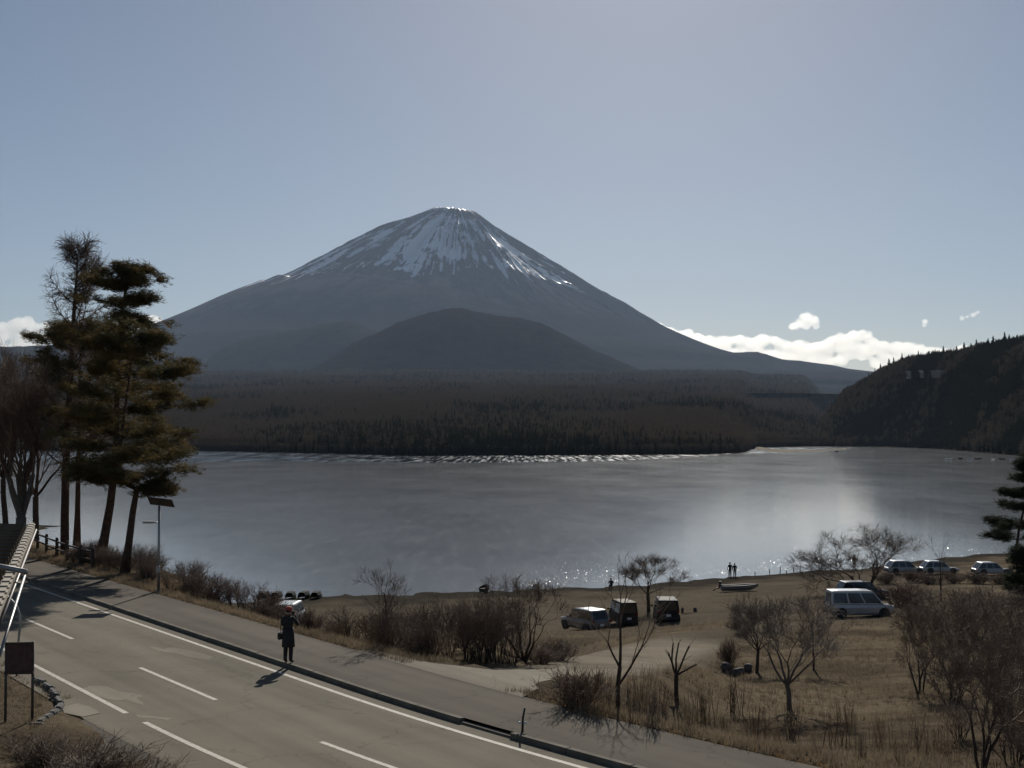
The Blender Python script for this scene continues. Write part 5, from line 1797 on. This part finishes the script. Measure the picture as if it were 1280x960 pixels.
def person(loc, rz, H, label, pose, cloth, legs, hat=None, bag=False, coat=None, camera_=False):
    s = H / 1.75
    J = {'pel': (0, 0, .95), 'wai': (0, .0, 1.1), 'chs': (0, .0, 1.32), 'nek': (0, .01, 1.48), 'hdb': (0, .025, 1.56), 'hdm': (0, .03, 1.65), 'hdt': (0, .02, 1.73)}
    def P(k, v): J[k] = v
    P('shL', (-.19, 0, 1.42)); P('shR', (.19, 0, 1.42))
    P('hipL', (-.09, 0, .9)); P('hipR', (.09, 0, .9))
    if pose == 'photo':      # both hands raised to the face
        P('elL', (-.27, .12, 1.17)); P('wrL', (-.09, .3, 1.44)); P('haL', (-.06, .33, 1.52))
        P('elR', (.31, .10, 1.20)); P('wrR', (.12, .3, 1.45)); P('haR', (.08, .33, 1.53))
        P('knL', (-.09, .02, .5)); P('anL', (-.10, 0, .09)); P('toL', (-.11, .17, .04)); P('knR', (.09, .02, .5)); P('anR', (.09, 0, .09)); P('toR', (.11, .17, .04))
    elif pose == 'sit':
        for k in list(J): J[k] = (J[k][0], J[k][1] + (.08 if J[k][2] > 1.2 else 0), J[k][2] - .5)
        P('elL', (-.27, .15, .72)); P('wrL', (-.16, .36, .62)); P('haL', (-.14, .43, .6)); P('elR', (.27, .15, .72)); P('wrR', (.16, .36, .62)); P('haR', (.14, .43, .6))
        P('knL', (-.12, .46, .48)); P('anL', (-.12, .5, .09)); P('toL', (-.12, .67, .04)); P('knR', (.12, .46, .48)); P('anR', (.12, .5, .09)); P('toR', (.12, .67, .04))
    else:
        lean = .03 if pose == 'stand' else .0
        P('elL', (-.26, -.03, 1.14)); P('wrL', (-.25, .1, .92)); P('haL', (-.24, .13, .83)); P('elR', (.27, -.04, 1.14)); P('wrR', (.24, .12, .95)); P('haR', (.22, .16, .87))
        P('knL', (-.10, .03, .5)); P('anL', (-.12, -.02, .09)); P('toL', (-.14, .15, .04)); P('knR', (.10, .03, .5)); P('anR', (.11, .03, .09)); P('toR', (.13, .2, .04))
    R = {'pel': (.15, .12), 'wai': (.145, .11), 'chs': (.17, .12), 'nek': .058, 'hdb': (.07, .085), 'hdm': (.085, .10), 'hdt': (.055, .065), 'shL': .075, 'shR': .075, 'hipL': .095, 'hipR': .095, 'elL': .052, 'elR': .052,
         'wrL': .036, 'wrR': .036, 'haL': (.042, .022), 'haR': (.042, .022), 'knL': .08, 'knR': .08, 'anL': .062, 'anR': .062, 'toL': (.045, .034), 'toR': (.045, .034)}
    ks = list(J); idx = {k: i for i, k in enumerate(ks)}
    E_ = [('pel', 'wai'), ('wai', 'chs'), ('chs', 'nek'), ('nek', 'hdb'), ('hdb', 'hdm'), ('hdm', 'hdt'), ('chs', 'shL'), ('shL', 'elL'), ('elL', 'wrL'), ('wrL', 'haL'), ('chs', 'shR'), ('shR', 'elR'), ('elR', 'wrR'), ('wrR', 'haR'),
          ('pel', 'hipL'), ('hipL', 'knL'), ('knL', 'anL'), ('anL', 'toL'), ('pel', 'hipR'), ('hipR', 'knR'), ('knR', 'anR'), ('anR', 'toR')]
    me = skin_mesh([J[k] for k in ks], [(idx[a], idx[b]) for a, b in E_], [R[k] for k in ks], idx['pel'])
    mats = [cloth, legs, M['skin'], M['shoe']]
    me.materials.clear()
    for m_ in mats: me.materials.append(m_)
    hip = J['pel'][2] - .04; nk = J['nek'][2] + .02
    wr = [Vector(J['wrL']), Vector(J['wrR'])]; ha = [Vector(J['haL']), Vector(J['haR'])]
    for f in me.polygons:
        c = f.center
        f.use_smooth = True
        if c.z > nk and abs(c.x) < .13 and (c - ha[0]).length > .13 and (c - ha[1]).length > .13: f.material_index = 2
        elif min((c - ha[0]).length, (c - ha[1]).length) < .075: f.material_index = 2
        elif c.z < .11: f.material_index = 3
        elif c.z < hip and (pose != 'sit' or c.y > .06) and min((c - wr[0]).length, (c - wr[1]).length) > .09: f.material_index = 1
        else: f.material_index = 0
    me.name = 'body'
    root = empty('person', loc, rz); root.scale = (s, s, s)
    tag(root, label, 'person')
    body = link(bpy.data.objects.new('body', me), root)
    # fingers, unequal and curled
    bm = bmesh.new()
    for side, w_, h_ in ((-1, wr[0], ha[0]), (1, wr[1], ha[1])):
        d = (h_ - w_).normalized(); ax = d.cross(Vector((0, 1, .3))).normalized(); cu = ax.cross(d).normalized()
        for i, l in enumerate((.066, .076, .07, .056)):
            b0 = h_ + ax * (-.03 + .02 * i) * 1.0
            bm_tube(bm, [b0, b0 + d * l * .5 + cu * .008, b0 + d * l * .85 + cu * .028, b0 + d * l * .9 + cu * .05], [.0095, .0092, .0085, .006], 6)
        t0 = h_ - ax * side * .03 - d * .03
        bm_tube(bm, [t0, t0 - ax * side * .03 + d * .02, t0 - ax * side * .035 + d * .055 + cu * .015], [.011, .0105, .008], 6)
    fo = bm_obj('fingers', bm, M['skin'], body, True); fo['kind'] = 'stuff'
    # face
    hm = Vector(J['hdm'])
    bm = bmesh.new()
    bmesh.ops.create_cone(bm, cap_ends=True, segments=8, radius1=.016, radius2=.006, depth=.045, matrix=Matrix.Translation(hm + Vector((0, .108, -.02))) @ Matrix.Rotation(math.radians(15), 4, 'X'))
    bm_obj('nose', bm, M['skin'], body, True)
    for sx in (-1, 1):
        bm = bmesh.new(); bmesh.ops.create_uvsphere(bm, u_segments=8, v_segments=6, radius=.012, matrix=Matrix.Translation(hm + Vector((sx * .032, .092, .008)))); bm_obj('eye', bm, M['plastic_black'], body, True)
        bm = bmesh.new(); bmesh.ops.create_uvsphere(bm, u_segments=8, v_segments=6, radius=.03, matrix=Matrix.Translation(hm + Vector((sx * .086, 0, -.01))) @ Matrix.Diagonal((.35, .6, 1, 1))); bm_obj('ear', bm, M['skin'], body, True)
    box_part('mouth', hm + Vector((0, .093, -.058)), (.045, .012, .009), M['lip'], body, .003)
    # hair or hat
    bm = bmesh.new(); bmesh.ops.create_uvsphere(bm, u_segments=16, v_segments=10, radius=.105, matrix=Matrix.Translation(hm + Vector((0, -.012, .03))) @ Matrix.Diagonal((.93, 1.08, 1.0, 1)))
    for v in list(bm.verts):
        lim = hm.z - .06 + max(0, (v.co.y - hm.y)) * 1.1
        if v.co.z < lim: v.co.z = lim
    bm_obj('hair', bm, M['hair'], body, True)
    if hat is not None:
        bm = bmesh.new()
        base = hm + Vector((0, 0, .045))
        bm_tube(bm, [base + Vector((0, 0, -.02)), base + Vector((0, 0, .03)), base + Vector((0, -.005, .075)), base + Vector((0, -.01, .10))], [.118, .119, .098, .045], 18)
        h_ = bm_obj('hat', bm, hat, root, True)
        box_part('brim', base + Vector((0, .135, -.012)), (.15, .11, .012), hat, h_, .004)
    if coat is not None:     # skirt of a long coat
        bm = bmesh.new(); rings = []
        for q, (z, a, b_) in enumerate(((1.12, .175, .135), (.95, .195, .16), (.75, .205, .165), (.52, .215, .172))):
            rings.append([bm.verts.new((a * math.cos(t) * (1 + .04 * math.sin(5 * t) * q / 3), b_ * math.sin(t) * (1 + .04 * math.cos(4 * t) * q / 3), z)) for t in np.linspace(0, 2 * math.pi, 25)[:-1]])
        for a, b_ in zip(rings, rings[1:]):
            for j in range(24): bm.faces.new((b_[j], b_[(j + 1) % 24], a[(j + 1) % 24], a[j]))
        bm.faces.new(rings[0]); bm.faces.new(list(reversed(rings[-1])))
        bm_obj('coat_skirt', bm, coat, root, True)
    if bag:
        b_ = box_part('shoulder_bag', (-.27, .0, .86), (.12, .24, .24), M['plastic_black'], root, .03)
        tube_part('strap', [(-.25, 0, .97), (-.2, -.15, 1.2), (.02, -.145, 1.4), (.17, -.06, 1.5)], .014, M['plastic_black'], b_)
    if camera_:
        c_ = box_part('camera_body', (0, .36, 1.56), (.15, .06, .1), M['plastic_black'], root, .012)
        tube_part('camera_lens', [(0, .38, 1.56), (0, .47, 1.56)], .034, M['plastic_black'], c_, 12)
    return root


M['skin'] = simple('skin', (0.42, 0.26, 0.19), .55, .08, 8)
M['lip'] = simple('lip', (0.3, 0.12, 0.1), .5, .1, 8)
M['hair'] = simple('hair', (0.012, 0.01, 0.009), .6, .3, 30)
M['shoe'] = simple('shoe', (0.02, 0.018, 0.016), .6, .2, 10)
M['coat_black'] = simple('coat_black', (0.016, 0.015, 0.017), .85, .3, 14, bump=.3)
M['trouser_dark'] = simple('trouser_dark', (0.022, 0.018, 0.019), .85, .3, 14)
M['hat_red'] = simple('hat_red', (0.36, 0.06, 0.035), .85, .25, 12)
M['jacket_dark'] = simple('jacket_dark', (0.014, 0.016, 0.02), .8, .25, 14)
p = at_z(360, 829, WALK_Z)
person((p[0], p[1], WALK_Z), -.25, 1.69, 'person in long black coat and red cap standing on the kerb', 'photo', M['coat_black'], M['trouser_dark'], M['hat_red'], True, M['coat_black'], True)
person(g3(912.5, 722), .15, 1.72, 'taller of two dark-clothed persons standing at the waterline', 'stand', M['jacket_dark'], M['trouser_dark'])
person(g3(918.5, 722), -.1, 1.6, 'shorter of two dark-clothed persons standing at the waterline', 'stand', M['jacket_dark'], M['trouser_dark'])
person(g3(1068, 711), .3, 1.7, 'person standing at the waterline behind the broad bare tree', 'stand', M['jacket_dark'], M['trouser_dark'])
g = g3(764, 737)
person(g, .1, 1.65, 'person sitting on a low stool near the water by the round-crowned tree', 'sit', M['jacket_dark'], M['trouser_dark'])
root = empty('stool', g, .1); tag(root, 'low folding stool under the sitting person near the water', 'stool')
box_part('seat', (0, -.02, .33), (.4, .36, .03), M['wood_dark'], root)
for sx in (-1, 1):
    for sy in (-1, 1): tube_part('leg', [(sx * .17, sy * .15 - .02, .32), (sx * .19, -sy * .16 - .02, 0)], .014, M['metal_dark'], root, 6)

# ------------------------------------------------------------------ loose ice glinting along the shore
irng = np.random.default_rng(9)
V = []
for i in range(5000):
    px = irng.uniform(640, 1250); base = np.interp(px, [640, 880, 1040, 1280], [735, 721, 711, 688]); py = base - abs(irng.normal()) * 11 - 1
    p = at_z(px, py, .05)
    a = irng.uniform(0, 6.28); r = irng.uniform(.015, .04)
    tilt = irng.normal(size=2) * .3
    tri = []
    for q in range(3):
        dx = r * math.cos(a + q * 2.1) * 1.6; dy = r * math.sin(a + q * 2.1)
        tri.append((p[0] + dx, p[1] + dy, .05 + .02 + dx * tilt[0] + dy * tilt[1]))
    V += tri
M['ice_chip'] = simple('ice_chip', (0.5, 0.52, 0.54), .26, .1, 5, spec=.6)
tag(np_obj('ice_chips', np.array(V), np.arange(len(V)).reshape(-1, 3), M['ice_chip']), 'scatter of glinting broken ice chips along the near shore', 'ice', kind='stuff')
# driftwood line and short stakes at the waterline
for i, px in enumerate((944, 962, 975, 983, 992, 1000, 1014, 1027, 1038)):
    py = np.interp(px, [940, 1040], [719, 713]); g = g3(px, py)
    bm = bmesh.new(); bm_tube(bm, [(0, 0, -.1), (.02 * (i % 3 - 1), 0, .25), (.05 * (i % 3 - 1), 0, .38 + .2 * (i % 3))], [.06, .05, .04], 6)
    tag(bm_obj('wooden_stake', bm, M['wood_dark'], None, True, g), 'short wooden stake in the row along the waterline', 'stake', 'stakes along the waterline')
